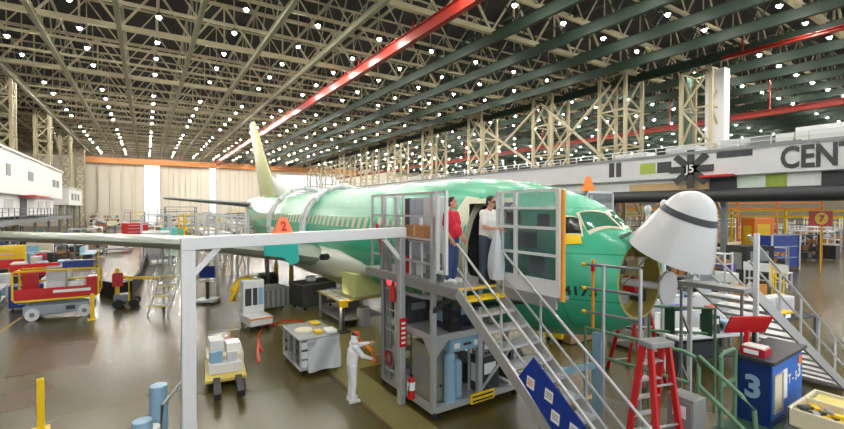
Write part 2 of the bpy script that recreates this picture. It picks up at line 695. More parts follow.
# ------------------------------------------------------------------ grey office mezzanine along the hall
MX = 36.0
def mY(px):
    return at_x(px, 150, MX).y
mz = thing('office_mezzanine', 'long pale grey office mezzanine with big dark lettering and a black star', 'mezzanine', (MX, 20, 0))
OFF = (MX, 20, 0)
def MP(name, mb, m, parent=None, **k):
    return mb.build(name, m, parent or mz, off=OFF if (parent or mz) is mz else None, **k)
ya, yb = 2.0, 120.0
MP('wall_panel', MB().b2((MX, ya, 6.9), (MX + 5, yb, 8.7)), MEZZ)
MP('lower_wall', MB().b2((MX + 0.6, ya, 5.9), (MX + 5, yb, 6.9)), WHITE)
MP('roof_edge', MB().b2((MX - 0.1, ya, 8.7), (MX + 5.2, yb, 8.9)), STEEL)
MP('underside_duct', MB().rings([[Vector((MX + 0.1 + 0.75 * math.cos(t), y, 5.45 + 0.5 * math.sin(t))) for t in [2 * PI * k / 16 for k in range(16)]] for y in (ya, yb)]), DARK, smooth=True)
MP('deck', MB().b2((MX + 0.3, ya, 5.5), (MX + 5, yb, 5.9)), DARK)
# rooftop units, handrail and ducts
rt = MB()
rt.b2((MX + 0.4, ya, 9.5), (MX + 0.5, yb, 9.56)).b2((MX + 0.4, ya, 9.2), (MX + 0.5, yb, 9.25))
y = ya
while y < yb:
    rt.b2((MX + 0.4, y, 8.9), (MX + 0.5, y + 0.08, 9.56))
    y += 2
MP('roof_rail', rt, ALU)
for (p, q, z0, z1, m) in ((844, 790, 8.9, 9.9, WHITE), (788, 770, 8.9, 9.6, WHITE), (765, 745, 8.9, 9.5, STEEL), (740, 715, 8.9, 9.6, MEZZ), (690, 660, 8.9, 9.5, MEZZ), (640, 610, 8.9, 9.4, WHITE)):
    MP('roof_unit', MB().b2((MX + 0.8, mY(p), z0), (MX + 2.6, mY(q), z1)), m)
# openings and windows on the wall
for (p, q, z0, z1, m, nm) in ((640, 655, 7.4, 8.3, mat('yellow_green_glass', (150, 170, 70), .4), 'window'), (657, 671, 7.4, 8.3, DARK, 'window'), (609, 614, 7.3, 8.6, DARK, 'window'), (616, 621, 7.3, 8.6, DARK, 'window')):
    MP(nm, MB().b2((MX - 0.03, mY(q), z0), (MX + 0.05, mY(p), z1)), m)
for (p, q, m) in ((735, 758, mat('pale_green_glass', (206, 222, 208), .4)), (762, 783, mat('yellow_green_glass', (150, 170, 70), .4)), (784, 812, WHITE), (818, 844, DARK)):
    MP('window', MB().b2((MX + 0.56, mY(q), 5.95), (MX + 0.62, mY(p), 6.85)), m)
MP('doorway', MB().b2((MX + 0.5, mY(733), 5.9), (MX + 0.62, mY(706), 6.8)), DARK)
MP('awning', MB().b2((MX - 0.5, mY(734), 6.82), (MX + 0.4, mY(702), 6.98)), RED)
MP('lower_band', MB().b2((MX + 0.52, mY(705), 5.95), (MX + 0.6, mY(626), 6.55)), TAN)
MP('open_bay', MB().b2((MX - 0.02, mY(752), 8.2), (MX + 0.1, mY(716), 8.66)), DARK)
MP('open_bay', MB().b2((MX - 0.02, mY(800), 8.72), (MX + 0.1, mY(775), 8.98)), STEEL)
# black star
st = MB()
cy, cz = mY(690.5), 7.55
for k in range(4):
    a = PI * k / 4
    dv = Vector((0, math.cos(a) * 1.62, math.sin(a) * 1.5))
    c = Vector((MX - 0.05, cy, cz))
    st.bar(c - dv, c + dv, 0.06, 0.52)
star = MP('star_emblem', st, DARK)
sl = MB()
place_text(sl, 'J5', 0.85, (MX - 0.16, cy, cz), (0, -1, 0), (0, 0, 1), 0.01, 0.012)
MP('star_lettering', sl, WHITE)
tx = MB()
place_text(tx, 'CENTER', 2.0, (MX - 0.03, mY(779.5), 7.78), (0, -1, 0), (0, 0, 1), 0.01, 0.06, align='LEFT', wide=0.74)
MP('lettering', tx, DARK)
for y in range(6, 120, 9):
    MP('post', MB().b2((MX + 1.0, y, 0), (MX + 1.35, y + 0.35, 5.5)), STEEL)

# ------------------------------------------------------------------ white offices on the other side
wo = thing('office_block', 'bright white two storey office block on a grey deck beside the lattice columns', 'office', (-14, 66, 0))
O2 = (-14, 66, 0)
def W(name, mb, m, **k):
    return mb.build(name, m, wo, off=O2, **k)
W('upper_storey', MB().b2((-18, 38, 5.9), (-11, 87, 10.0)), OFFICE)
W('roof', MB().b2((-18.3, 38, 10.0), (-10.8, 87.4, 10.2)), OFFICE)
W('lower_storey', MB().b2((-18, 38, 3.6), (-11.8, 85, 5.9)), OFFICE)
W('deck', MB().b2((-18, 36, 2.9), (-10.2, 90, 3.3)), STEEL)
rl = MB()
for z in (3.7, 4.1, 4.45):
    rl.b2((-10.3, 36, z), (-10.24, 90, z + 0.05))
for y in range(36, 91, 2):
    rl.b2((-10.3, y, 3.3), (-10.24, y + 0.06, 4.5))
W('guard_rail', rl, STEEL)
for (y0, y1, z0, z1) in ((55, 56.5, 7.6, 8.7), (64, 66.5, 7.6, 8.6), (79, 81, 7.5, 8.5), (82, 84, 7.5, 8.5)):
    W('window', MB().b2((-11.05, y0, z0), (-10.95, y1, z1)), STEEL)
for y0 in (48, 53, 58, 74, 79):
    W('window', MB().b2((-11.85, y0, 4.2), (-11.75, y0 + 3.4, 5.4)), MEZZ)
W('doorway', MB().b2((-11.85, 64.5, 3.4), (-11.74, 67.5, 5.6)), DARK)
W('awning', MB().b2((-11.9, 63.5, 5.75), (-10.3, 72.5, 5.95)), RED)
for y in range(40, 90, 8):
    W('post', MB().b2((-10.6, y, 0), (-10.35, y + 0.25, 2.9)), STEEL)
wc = thing('rooftop_cabin', 'small white cabin on posts just past the bright office block', 'cabin', (-12.5, 103, 0))
MB().b2((-2.5, -9, 5.0), (1.5, 9, 7.9)).build('cabin_body', OFFICE, wc)
MB().b2((-2.7, -9.2, 7.9), (1.7, 9.2, 8.1)).build('cabin_roof', WHITE, wc)
for y in (-8, 0, 8):
    MB().b2((1.0, y, 0), (1.3, y + 0.3, 5)).build('post', STEEL, wc)
for y in (-6, -2, 2):
    MB().b2((1.48, y, 5.9), (1.55, y + 2.2, 7.1)).build('window', STEEL, wc)

# ------------------------------------------------------------------ airliner
AX, NY = 8.2, 4.8
STN = [(0, 3.82, 2.30, .75), (.12, 3.90, 2.2, .82), (.4, 4.08, 2.0, 1.02), (.7, 4.33, 1.86, 1.2), (1.0, 4.57, 1.76, 1.36), (1.35, 4.75, 1.67, 1.5), (2, 4.97, 1.55, 1.65),
       (3, 5.16, 1.45, 1.78), (4.5, 5.34, 1.38, 1.87), (6, 5.4, 1.37, 1.88), (23.5, 5.4, 1.37, 1.88), (27, 5.4, 1.72, 1.82), (30, 5.42, 2.4, 1.6),
       (33, 5.42, 3.2, 1.2), (36, 5.36, 4.0, .75), (38, 5.25, 4.5, .4), (38.8, 5.1, 4.7, .15)]


def hull(s):
    """top, bottom, half width at s metres behind the nose bulkhead"""
    for a, b_ in zip(STN, STN[1:]):
        if s <= b_[0]:
            t = (s - a[0]) / (b_[0] - a[0])
            return [a[i] + (b_[i] - a[i]) * t for i in (1, 2, 3)]
    return list(STN[-1][1:])


def hx(Y, Z, out=0.0):
    """x of the near skin at Y, Z"""
    t, b_, hw = hull(Y - NY)
    c, hh = (t + b_) / 2, (t - b_) / 2
    q = max(0.0, 1 - ((Z - c) / hh) ** 2)
    return AX - hw * math.sqrt(q) - out


def hp(s, a, out=0.0):
    """skin point at station s and angle a: 0 = near side (-x), pi/2 = top"""
    t, b_, hw = hull(s)
    c, hh = (t + b_) / 2, (t - b_) / 2
    n = Vector((-math.cos(a) / hw, 0, math.sin(a) / hh)).normalized()
    return Vector((AX - hw * math.cos(a), NY + s, c + hh * math.sin(a))) + n * out


air = thing('airliner', 'green-primed unpainted airliner fuselage with wings and tail, nose cone open', 'airplane', (AX, 20, 0))
AOFF = (AX, 20, 0)
def AP(name, mb, m, **k):
    k.setdefault('smooth', True)
    return mb.build(name, m, air, off=AOFF, **k)


NA = 96
st_s = []
s = 0.0
marks = [0, .12, .25, .4, .55, .7, .85, 1.0, 1.17, 1.35, 1.55, 1.75, 2.0, 2.25, 2.45, 2.6, 2.8, 3.0, 3.2, 3.4, 3.7, 4.1, 4.5, 5, 5.5, 6] + [6 + 1.75 * k for k in range(1, 11)] + [24.5, 25.5, 27, 28.5, 30, 31.5, 33, 34.5, 36, 37, 38, 38.5, 38.8]
DOOR = (2.45, 3.4, 2.78, 4.62)
hm = MB()
idx = {}
for i, s in enumerate(marks):
    for k in range(NA):
        idx[i, k] = len(hm.v)
        hm.v.append(tuple(hp(s, 2 * PI * k / NA)))
for i in range(len(marks) - 1):
    for k in range(NA):
        sm = (marks[i] + marks[i + 1]) / 2
        p = hp(sm, 2 * PI * (k + .5) / NA)
        if DOOR[0] < sm < DOOR[1] and DOOR[2] < p.z < DOOR[3] and p.x < AX:
            continue
        k2 = (k + 1) % NA
        hm.f.append((idx[i, k], idx[i, k2], idx[i + 1, k2], idx[i + 1, k]))
        hm.m.append(0)
hm.f.append(tuple(idx[len(marks) - 1, k] for k in range(NA)))
hm.m.append(0)
AP('fuselage', hm, HULL)


def skin_patch(name, m, s0, s1, a0, a1, out=0.012, ns=8, na=8, thick=0.01):
    mb = MB()
    for o in (out, out - thick):
        b0 = len(mb.v)
        for i in range(ns + 1):
            for k in range(na + 1):
                mb.v.append(tuple(hp(s0 + (s1 - s0) * i / ns, a0 + (a1 - a0) * k / na, o)))
        for i in range(ns):
            for k in range(na):
                q = b0 + i * (na + 1) + k
                mb.f.append((q, q + 1, q + na + 2, q + na + 1))
                mb.m.append(0)
    return AP(name, mb, m)


# door opening: cream surround, dark lined vestibule
def ang_of(s, z):
    t, b_, hw = hull(s)
    return math.asin(max(-1, min(1, (z - (t + b_) / 2) / ((t - b_) / 2))))


def ring_patch(name, m, s0, s1, z0, z1, wd, out=0.015, round_=0.22):
    mb = MB()
    n = 48
    rin, rout = [], []
    for k in range(n):
        t = 2 * PI * k / n
        cx, sy = math.cos(t), math.sin(t)
        e = 0.28
        px = math.copysign(abs(cx) ** e, cx)
        py = math.copysign(abs(sy) ** e, sy)
        for lst, g, o in ((rin, -0.03, out), (rout, wd, out)):
            s_ = (s0 + s1) / 2 + px * ((s1 - s0) / 2 + g)
            z_ = (z0 + z1) / 2 + py * ((z1 - z0) / 2 + g)
            lst.append(hp(s_, ang_of(s_, z_), o))
    b0 = len(mb.v)
    inner = [p + Vector((0.16, 0, 0)) for p in rin]
    mb.v += [tuple(p) for p in rin] + [tuple(p) for p in rout] + [tuple(p) for p in inner]
    for k in range(n):
        k2 = (k + 1) % n
        mb.f.append((k, k2, n + k2, n + k))
        mb.f.append((k, k2, 2 * n + k2, 2 * n + k))
        mb.m += [0, 0]
    return AP(name, mb, m)


DOORP = mat('pale_door_primer', (212, 214, 186), 0.45, 0, 0.06, 3)
ring_patch('door_surround', DOORP, DOOR[0], DOOR[1], DOOR[2] + .02, DOOR[3] - .05, 0.16)
skin_patch('door_edge_panel', DOORP, 3.45, 3.95, ang_of(3.5, 2.7), ang_of(3.5, 4.75), 0.012)
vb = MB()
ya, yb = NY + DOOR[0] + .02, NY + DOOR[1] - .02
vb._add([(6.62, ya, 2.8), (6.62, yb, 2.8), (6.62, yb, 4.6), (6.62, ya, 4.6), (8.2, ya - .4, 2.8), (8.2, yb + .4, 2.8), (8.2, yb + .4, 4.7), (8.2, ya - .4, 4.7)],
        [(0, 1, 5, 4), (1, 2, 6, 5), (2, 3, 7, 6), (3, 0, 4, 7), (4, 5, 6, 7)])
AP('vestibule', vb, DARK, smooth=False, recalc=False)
AP('galley_unit', MB().b2((7.0, yb - 0.35, 2.8), (7.5, yb + .1, 3.7)), STEEL, smooth=False)
AP('galley_curtain', MB().b2((6.9, ya + 0.02, 2.82), (6.98, ya + 0.34, 4.55)), BLACK, smooth=False)

# cockpit windows
GLASS = mat('cockpit_glass', (70, 130, 106), 0.08, 0.2, 0.0)
GLASSD = mat('dark_cockpit_opening', (20, 26, 24), 0.2, 0, 0.0)


def win(name, corners, m, frame=None, fw=0.06):
    """corners: four (station, angle) in order; a curved patch on the skin"""
    def grid(cs, out):
        n = 6
        mb = MB()
        for o in (out, out - 0.012):
            b0 = len(mb.v)
            for i in range(n + 1):
                for k in range(n + 1):
                    u, v = i / n, k / n
                    sa = [(1 - u) * (1 - v) * cs[0][j] + u * (1 - v) * cs[1][j] + u * v * cs[2][j] + (1 - u) * v * cs[3][j] for j in (0, 1)]
                    mb.v.append(tuple(hp(sa[0], sa[1], o)))
            for i in range(n):
                for k in range(n):
                    q = b0 + i * (n + 1) + k
                    mb.f.append((q, q + 1, q + n + 2, q + n + 1))
                    mb.m.append(0)
        return mb
    o = AP(name, grid(corners, 0.03), m)
    if frame:
        cs_ = sum(c[0] for c in corners) / 4
        ca = sum(c[1] for c in corners) / 4
        big = []
        for c in corners:
            ds, da = c[0] - cs_, c[1] - ca
            big.append((c[0] + math.copysign(fw, ds), c[1] + math.copysign(fw / 1.3, da)))
        AP(name + '_frame', grid(big, 0.016), frame)
    return o


for sd_ in (1, -1):
    def mir(*cs):
        return [(c[0], R(c[1] if sd_ > 0 else 180 - c[1])) for c in cs]
    win('windshield', mir((.41, 87.5), (.66, 51), (.95, 63), (.74, 87.5)), GLASS, CREAM, .05)
    win('side_window', mir((.71, 45), (1.0, 35), (1.12, 50), (.90, 57)), GLASSD, CREAM, .04)
    if sd_ > 0:
        win('yellow_cover', mir((.63, 36), (.93, 26), (1.0, 34), (.71, 43)), YEL)
# number on the nose
tm = MB()
vs, fs = text_mesh('4173', 0.25, 0, 0.006)
NUMY, NUMZ = 5.36, 2.87
pv = []
for v in vs:
    Y = NUMY - v.x * 1.1
    Z = NUMZ + v.y
    pv.append((hx(Y, Z, 0.012), Y, Z))
tm._add(pv, fs)
AP('fuselage_number', tm, mat('dark_stencil', (18, 56, 46), 0.5, 0, 0), smooth=False)
# passenger windows with pale seals
for k in range(44):
    s0 = 5.6 + k * 0.51
    if s0 > 27.5:
        break
    a = ang_of(s0, 3.98)
    skin_patch('passenger_window', DOORP, s0, s0 + 0.27, a - 0.10, a + 0.10, 0.008, 2, 3)
# nose bulkhead cup, radar antenna
nb = MB()
ro = [hp(0, 2 * PI * k / 40) for k in range(40)]
ctr = Vector((AX, NY, 3.05))
ri = [ctr + (p - ctr) * 0.94 for p in ro]
rd = [p + Vector((0, 0.42, 0)) for p in ri]
nb.rings([ro, ri, rd], 0, False)
nb.f.append(tuple(80 + k for k in range(40)))
nb.m.append(0)
AP('nose_bulkhead', nb, mat('nose_primer', (176, 164, 92), 0.55, 0, 0.35, 5))
for (dx, dz, a, b_, m) in ((-.35, .3, .22, .3, DARK), (.3, .35, .2, .2, CREAM), (-.3, -.35, .3, .2, ALU_D), (.15, -.1, .16, .3, RED), (-.1, .45, .3, .1, TAN), (.4, -.35, .18, .25, DARK)):
    AP('nose_equipment', MB().box((AX + dx, NY + 0.28, 3.05 + dz), (a, 0.25, b_)), m, smooth=False, bevel=0.01)
ant = MB()
ac = Vector((AX + 0.1, NY - 0.5, 2.98))
n = Vector((-0.35, -1, -0.1)).normalized()
a1 = n.cross(Vector((0, 0, 1))).normalized()
b1 = a1.cross(n)
R1 = [ac + a1 * 0.2 * math.cos(t) + b1 * 0.33 * math.sin(t) for t in [2 * PI * k / 28 for k in range(28)]]
R2 = [ac + n * -0.05 + (p - ac) * 0.98 for p in R1]
ant.rings([[ac + n * 0.015 + (p - ac) * 0.9 for p in R1], R1, R2])
ant.cyl(ac + n * -0.04, Vector((AX + 0.05, NY + 0.4, 3.0)), 0.06, 0.09, 10)
AP('radar_antenna', ant, WHITE)
# hinged nose cone swung up
hinge = Vector((AX, NY + 0.10, 3.94))
AL = R(66)
ax_ = Vector((0, -math.cos(AL), math.sin(AL)))
dn = Vector((0, -math.sin(AL), -math.cos(AL)))
bc = hinge + dn * 0.73
prof = [(0, .73), (.2, .68), (.4, .615), (.6, .545), (.78, .475), (.93, .415), (1.02, .37), (1.10, .315), (1.165, .245), (1.205, .165), (1.23, .08), (1.235, .015)]


def cone_ring(h, r, n=48):
    return [bc + ax_ * h + dn * r * math.cos(t) + Vector((1, 0, 0)) * r * math.sin(t) for t in [2 * PI * k / n for k in range(n)]]


NCW = mat('nose_cone_white', (206, 208, 210), 0.16, 0, 0.02, 2)
cone = MB().rings([cone_ring(h, r - 0.04) for h, r in reversed(prof[:-2])] + [cone_ring(h, r) for h, r in prof], 0, True)
nc = AP('nose_cone', cone, NCW)
band = MB().rings([cone_ring(.77, .474), cone_ring(.77, .486), cone_ring(.88, .442), cone_ring(.88, .432)], 0, False)
bo = band.build('black_band', DARK, nc, smooth=True, off=AOFF)
hg = MB()
for sx in (-.3, .3):
    hg.bar(hinge + Vector((sx, 0.15, -0.03)), hinge + dn * 0.06 + ax_ * 0.12 + Vector((sx, 0, 0)), 0.06, 0.05)
    hg.cyl(Vector((AX + sx * 2, NY + 0.1, 2.9)), bc + Vector((sx * 2.3, 0, 0)) + ax_ * 0.1, 0.015)
AP('nose_cone_hinge', hg, ALU_D)

# fin and tail
FINM = mat('fin_yellow_green', (188, 192, 126), 0.4, 0, 0.08, 1)
FINW = mat('fin_base_beige', (206, 208, 192), 0.4, 0, 0.06, 1)


def airfoil(le, te, th, up):
    """ring of points for one wing section from leading to trailing edge"""
    le, te, up = Vector(le), Vector(te), Vector(up).normalized()
    xs = [0, .02, .08, .2, .4, .65, 1.0]
    ys = [0, .35, .72, .98, 1.0, .6, .02]
    top = [le + (te - le) * x + up * y * th / 2 for x, y in zip(xs, ys)]
    bot = [le + (te - le) * x - up * y * th / 2 for x, y in zip(xs, ys)]
    return top + bot[::-1][:-1]


AP('fin', MB().rings([airfoil((AX, 32.6, 5.3), (AX, 38.3, 5.2), .62, (1, 0, 0)), airfoil((AX, 34.0, 6.4), (AX, 38.8, 6.4), .52, (1, 0, 0)), airfoil((AX, 40.3, 12.2), (AX, 42.6, 12.2), .22, (1, 0, 0))]), FINM)
AP('dorsal_fillet', MB().rings([airfoil((AX, 28.6, 5.36), (AX, 34.5, 5.2), .5, (1, 0, 0)), airfoil((AX, 32.2, 6.3), (AX, 34.9, 6.4), .34, (1, 0, 0)), airfoil((AX, 33.8, 6.9), (AX, 35, 6.9), .2, (1, 0, 0))]), FINW)
skin_patch('tail_panel', FINW, 29.6, 36.5, -.5, 1.5, .01, 10, 8)
for sg in (-1, 1):
    AP('tailplane', MB().rings([airfoil((AX + sg * .6, 35.6, 4.75), (AX + sg * .6, 39.4, 4.7), .45, (0, 0, 1)), airfoil((AX + sg * 7.0, 39.4, 5.3), (AX + sg * 7.0, 41.0, 5.3), .18, (0, 0, 1))]), STEEL)
# wings
WING = mat('wing_grey_primer', (158, 166, 154), 0.25, 0.1, 0.05, 0.8)
def wsec(sg, w_, z, ch, th):
    le = (AX + sg * w_, 16.0 + 0.5 * w_, z)
    te = (AX + sg * w_, 16.0 + 0.5 * w_ + ch, z - 0.06)
    return airfoil(le, te, th, (0, 0, 1))


for sg in (-1, 1):
    AP('wing', MB().rings([wsec(sg, 1.3, 2.30, 7.4, 1.0), wsec(sg, 3.2, 2.62, 6.2, .82), wsec(sg, 6.0, 3.0, 4.7, .62), wsec(sg, 9.5, 3.22, 3.6, .46), wsec(sg, 13, 3.4, 2.7, .38), wsec(sg, 17, 3.62, 1.6, .26)]), WING)
FAIR = mat('fairing_pale_grey', (196, 200, 186), 0.35, 0, 0.07, 1.2)
AP('wing_root_fairing', MB().rings([[Vector((AX - x, y, zc + hz * math.sin(t) if False else zc)) + Vector((-rx * math.cos(t), 0, hz * math.sin(t))) for t in [2 * PI * k / 18 for k in range(18)]]
                                    for (y, x, rx, zc, hz) in ((13.2, 1.5, .06, 2.3, .05), (14.2, 1.5, .35, 2.3, .35), (16, 1.45, .75, 2.3, .62), (19, 1.3, 1.0, 2.2, .75), (23, 1.3, .9, 2.1, .7), (25.5, 1.4, .3, 2.2, .3))]), FAIR)
AP('landing_light', MB().cyl((AX - 2.35, 15.9, 2.62), (AX - 2.62, 15.7, 2.64), .13, .12, 16), BLACK)
tp = MB()
pl = [at_depth(px, py, 16.6) for px, py in ((263, 243), (298, 241), (299, 262), (291, 266), (283, 258), (264, 256))]
tp.prism(pl, (0.25, 0.9, 0))
AP('turquoise_pylon_cover', tp, TEAL, smooth=False, bevel=0.02)
AP('belly_fairing', MB().b2((6.9, 15.3, 1.25), (9.7, 24, 1.9)), PRIMER, smooth=False, bevel=0.1)
AP('wheel_well_panel', MB().b2((6.2, 14.1, 1.3), (7.3, 15.3, 2.15)), PRIMER, smooth=False, bevel=0.05)
# gear
def gear(x, y, top, r):
    mb = MB()
    mb.cyl((x, y, r), (x, y, top), .09, .12, 10)
    mb.cyl((x - .35, y, r), (x + .35, y, r), .06)
    o = AP('landing_gear', mb, ALU_D)
    for sx in (-.28, .28):
        MB().cyl((x + sx - .13, y, r), (x + sx + .13, y, r), r, r, 20).build('wheel', BLACK, o, smooth=True, off=AOFF)


gear(AX, 8.6, 1.5, .34)
gear(AX - 2.86, 23.4, 2.3, .56)
gear(AX + 2.86, 23.4, 2.3, .56)

# white hoops around the rear fuselage
for (y, gap, lab) in ((19.8, .16, 'white curved hoop clasping the green fuselage above the wing, nearer the door'), (25.8, .3, 'white curved hoop clasping the rear green fuselage closer to the fin')):
    hpz = thing('hoop_gantry', lab, 'gantry', (AX, y, 0))
    t_, b_, hw = hull(y - NY)
    c = (t_ + b_) / 2
    arc = [Vector((-(hw + gap) * math.cos(a), 0, c + (t_ - c + gap) * math.sin(a))) for a in [PI * k / 24 for k in range(25)]]
    MB().tube(arc, .10, 8).build('arch', WHITE, hpz, smooth=True)
    arc2 = [p + Vector((0, .5, 0)) for p in arc]
    MB().tube(arc2, .06, 8).build('arch', WHITE, hpz, smooth=True)
    for sg in (-1, 1):
        MB().b2((sg * (hw + gap / 2) - gap / 2 - .03, -.1, c - .3), (sg * (hw + gap / 2) + gap / 2 + .03, .6, c)).build('foot_pad', WHITE, hpz)
    for k in (6, 9, 12, 15):
        MB().sphere(arc[k], .17).build('clamp', WHITE, hpz, smooth=True)

# ------------------------------------------------------------------ white portal frame with the 2 sign
pf = thing('portal_frame', 'white steel portal frame with corner braces standing across the aisle', 'frame', (2.8, 8.5, 0))
OP = (2.8, 8.5, 0)
MB().bar((.5, 8.5, 3.88), (4.97, 8.5, 3.95), .22, .22).build('crossbeam', WHITE, pf, off=OP, bevel=.01)
MB().b2((.5, 8.4, 0.02), (.72, 8.6, 3.77)).build('leg', WHITE, pf, off=OP, bevel=.01)
MB().b2((4.82, 8.42, 0.02), (4.96, 8.58, 3.84)).build('leg', ALU, pf, off=OP, bevel=.01)
MB().bar((.70, 8.5, 3.35), (1.1, 8.5, 3.79), .09).build('corner_brace', WHITE, pf, off=OP)
MB().bar((4.84, 8.5, 3.35), (4.45, 8.5, 3.8), .09).build('corner_brace', WHITE, pf, off=OP)
lb = MB().b2((4.80, 8.40, 1.35), (4.98, 8.415, 2.0))
lb.build('leg_label', RED, pf, off=OP)
l2 = MB()
for k in range(5):
    l2.b2((4.84, 8.395, 1.42 + .11 * k), (4.94, 8.399, 1.47 + .11 * k))
l2.build('leg_label', PAPER, pf, off=OP)
sg = thing('bay_sign', 'small orange tent sign with red number 2 on the portal crossbeam', 'sign', (2.24, 8.5, 4.012))
sg.scale = (.72, .72, .85)
p = MB().prism([(-.26, -.12, 0), (.26, -.12, 0), (.10, -.02, .36), (-.10, -.02, .36)], (0, .04, 0))
p.prism([(-.26, .12, 0), (.26, .12, 0), (.10, .02, .36), (-.10, .02, .36)], (0, -.03, 0))
p.build('board', mat('sign_orange', (250, 132, 84), .5, 0, .04), sg)
d2 = MB()
place_text(d2, '2', .30, (0.0, -.085, .15), (1, 0, 0), (0, .27, 1), .003, .012)
d2.build('digit', REDPRINT, sg)
# small orange triangle far beyond the nose
tag(MB().prism([(-.5, 0, 0), (.5, 0, 0), (.12, 0, .75), (-.12, 0, .75)], (0, .1, 0)).build('cone_sign', ORG), 'little orange triangular sign on the clear booth behind the cockpit', 'sign').location = (18.4, 13.4, 5.3)
bt = thing('clear_booth', 'tall clear panelled booth with a green panel behind the cockpit', 'booth', (18.4, 13.4, 0))
for a, b_ in ((-1, -.6), (1, -.6), (1, .6), (-1, .6)):
    MB().b2((a - .04, b_ - .04, 0), (a + .04, b_ + .04, 5.3)).build('post', ALU, bt)
MB().b2((-.98, -.62, 2.4), (.98, -.59, 5.2)).build('clear_panel', SMOKED, bt)
MB().b2((-.2, -.66, 3.6), (.98, -.63, 4.3)).build('green_panel', LIME, bt)
MB().b2((-1.04, -.64, 5.2), (1.04, .64, 5.3)).build('roof_frame', ALU, bt)
MB().b2((-1.0, -.6, 2.3), (1.0, .6, 2.4)).build('floor_frame', ALU, bt)
MB().cyl((-1.3, -.6, 2.4), (-1.3, -.6, 5.0), .09).cyl((-1.3, -.6, 0), (-1.3, -.6, 2.4), .05).build('yellow_pole', YEL, bt)

# ------------------------------------------------------------------ access platform at the open door
PX0, PX1, PY0, PY1, PZ = 5.1, 7.45, 7.5, 9.75, 2.95
pt = thing('access_platform', 'tall aluminium access platform beside the open airliner door, cluttered with equipment', 'platform', (PX0, PY0, 0))
PO = (PX0, PY0, 0)
def PP(name, mb, m, parent=None, **k):
    return mb.build(name, m, parent or pt, off=PO, **k)
bf = MB()
for (a, b_) in (((PX0, PY0), (PX1, PY0)), ((PX1, PY0), (PX1, PY1)), ((PX1, PY1), (PX0, PY1)), ((PX0, PY1), (PX0, PY0))):
    bf.bar((a[0], a[1], .2), (b_[0], b_[1], .2), .12, .12)
bf.b2((PX0, PY0, .14), (PX1, PY1, .16))
PP('base_frame', bf, ALU)
for (a, b_) in ((PX0, PY0), (PX1, PY0), (PX1, PY1), (PX0, PY1)):
    w_ = PP('caster', MB().cyl((a - .04, b_, .09), (a + .04, b_, .09), .09, .09, 14), BLACK, smooth=True)
    top = 4.8 if a == PX0 else 1.25
    PP('post', MB().b2((a - .05, b_ - .05, .14), (a + .05, b_ + .05, top)), ALU)
PP('post', MB().b2((PX1 - 1.15, PY0 - .05, .2), (PX1 - 1.03, PY0 + .05, 2.9)), ALU)
PP('post', MB().b2((PX1 - 1.15, PY1 - .05, .2), (PX1 - 1.05, PY1 + .05, 2.9)), ALU)
PP('post', MB().b2((PX0 - .05, 9.0, .2), (PX0 + .03, 9.1, 4.75)), ALU)
for y in (9.3, 9.45):
    PP('guide_rail', MB().b2((PX0 - .06, y, .2), (PX0, y + .06, 3.7)), ALU_D)
# mid deck
md = MB()
for (a, b_) in (((PX0, PY0), (6.85, PY0)), ((6.85, PY0), (6.85, PY1)), ((6.85, PY1), (PX0, PY1)), ((PX0, PY1), (PX0, PY0))):
    md.bar((a[0], a[1], 1.72), (b_[0], b_[1], 1.72), .08, .14)
md.b2((PX0, PY0, 1.72), (6.85, PY1, 1.76))
md.prism([(PX0, PY0 - .02, 1.65), (PX0 + .4, PY0 - .02, 1.65), (PX0, PY0 - .02, 1.25)], (0, .04, 0))
md.prism([(PX0 - .02, PY0, 1.65), (PX0 - .02, PY0 + .4, 1.65), (PX0 - .02, PY0, 1.25)], (.04, 0, 0))
PP('mid_deck', md, ALU)
# top deck (notched for the stair) with toe boards
td = MB()
td.b2((PX0 - .15, 6.5, PZ - .06), (6.25, 10.45, PZ))
td.b2((5.93, 4.95, PZ - .06), (6.25, 6.5, PZ))
for (a, b_) in (((PX0 - .15, 6.5), (PX0 - .15, 10.45)), ((6.25, 6.5), (6.25, 10.45)), ((5.93, 4.95), (5.93, 6.5))):
    td.bar((a[0], a[1], PZ - .1), (b_[0], b_[1], PZ - .1), .06, .2)
PP('top_deck', td, ALU_D)
PP('deck_bracket', MB().bar((5.1, 7.5, 2.3), (5.05, 6.6, 2.85), .08).bar((6.3, 7.5, 2.3), (6.2, 5.2, 2.85), .08), DARK)
# handrail on the aisle side, 4 openings wide
GT = 4.82
for z in (GT, 4.32, 3.82, 3.3):
    PP('handrail', MB().bar((PX0, 7.24, z), (PX0, 10.4, z), .045), ALU)
for y in (10.4, 8.75):
    PP('rail_post', MB().b2((PX0 - .025, y - .025, PZ), (PX0 + .025, y + .025, GT)), ALU)
PP('handrail', MB().bar((PX0, 10.4, GT), (6.0, 10.4, GT), .045).bar((PX0, 10.4, 4.0), (6.0, 10.4, 4.0), .045), ALU)
# swing gate at the stair head
gz = PP('swing_gate', MB().bar((5.0, 7.2, GT), (5.0, 6.9, GT), .06).bar((5.0, 7.2, 3.2), (5.0, 6.9, 3.2), .06).bar((5.0, 7.2, 3.17), (5.0, 7.2, GT + .03), .07).bar((5.0, 6.9, 3.17), (5.0, 6.9, GT + .03), .06), WHITE)
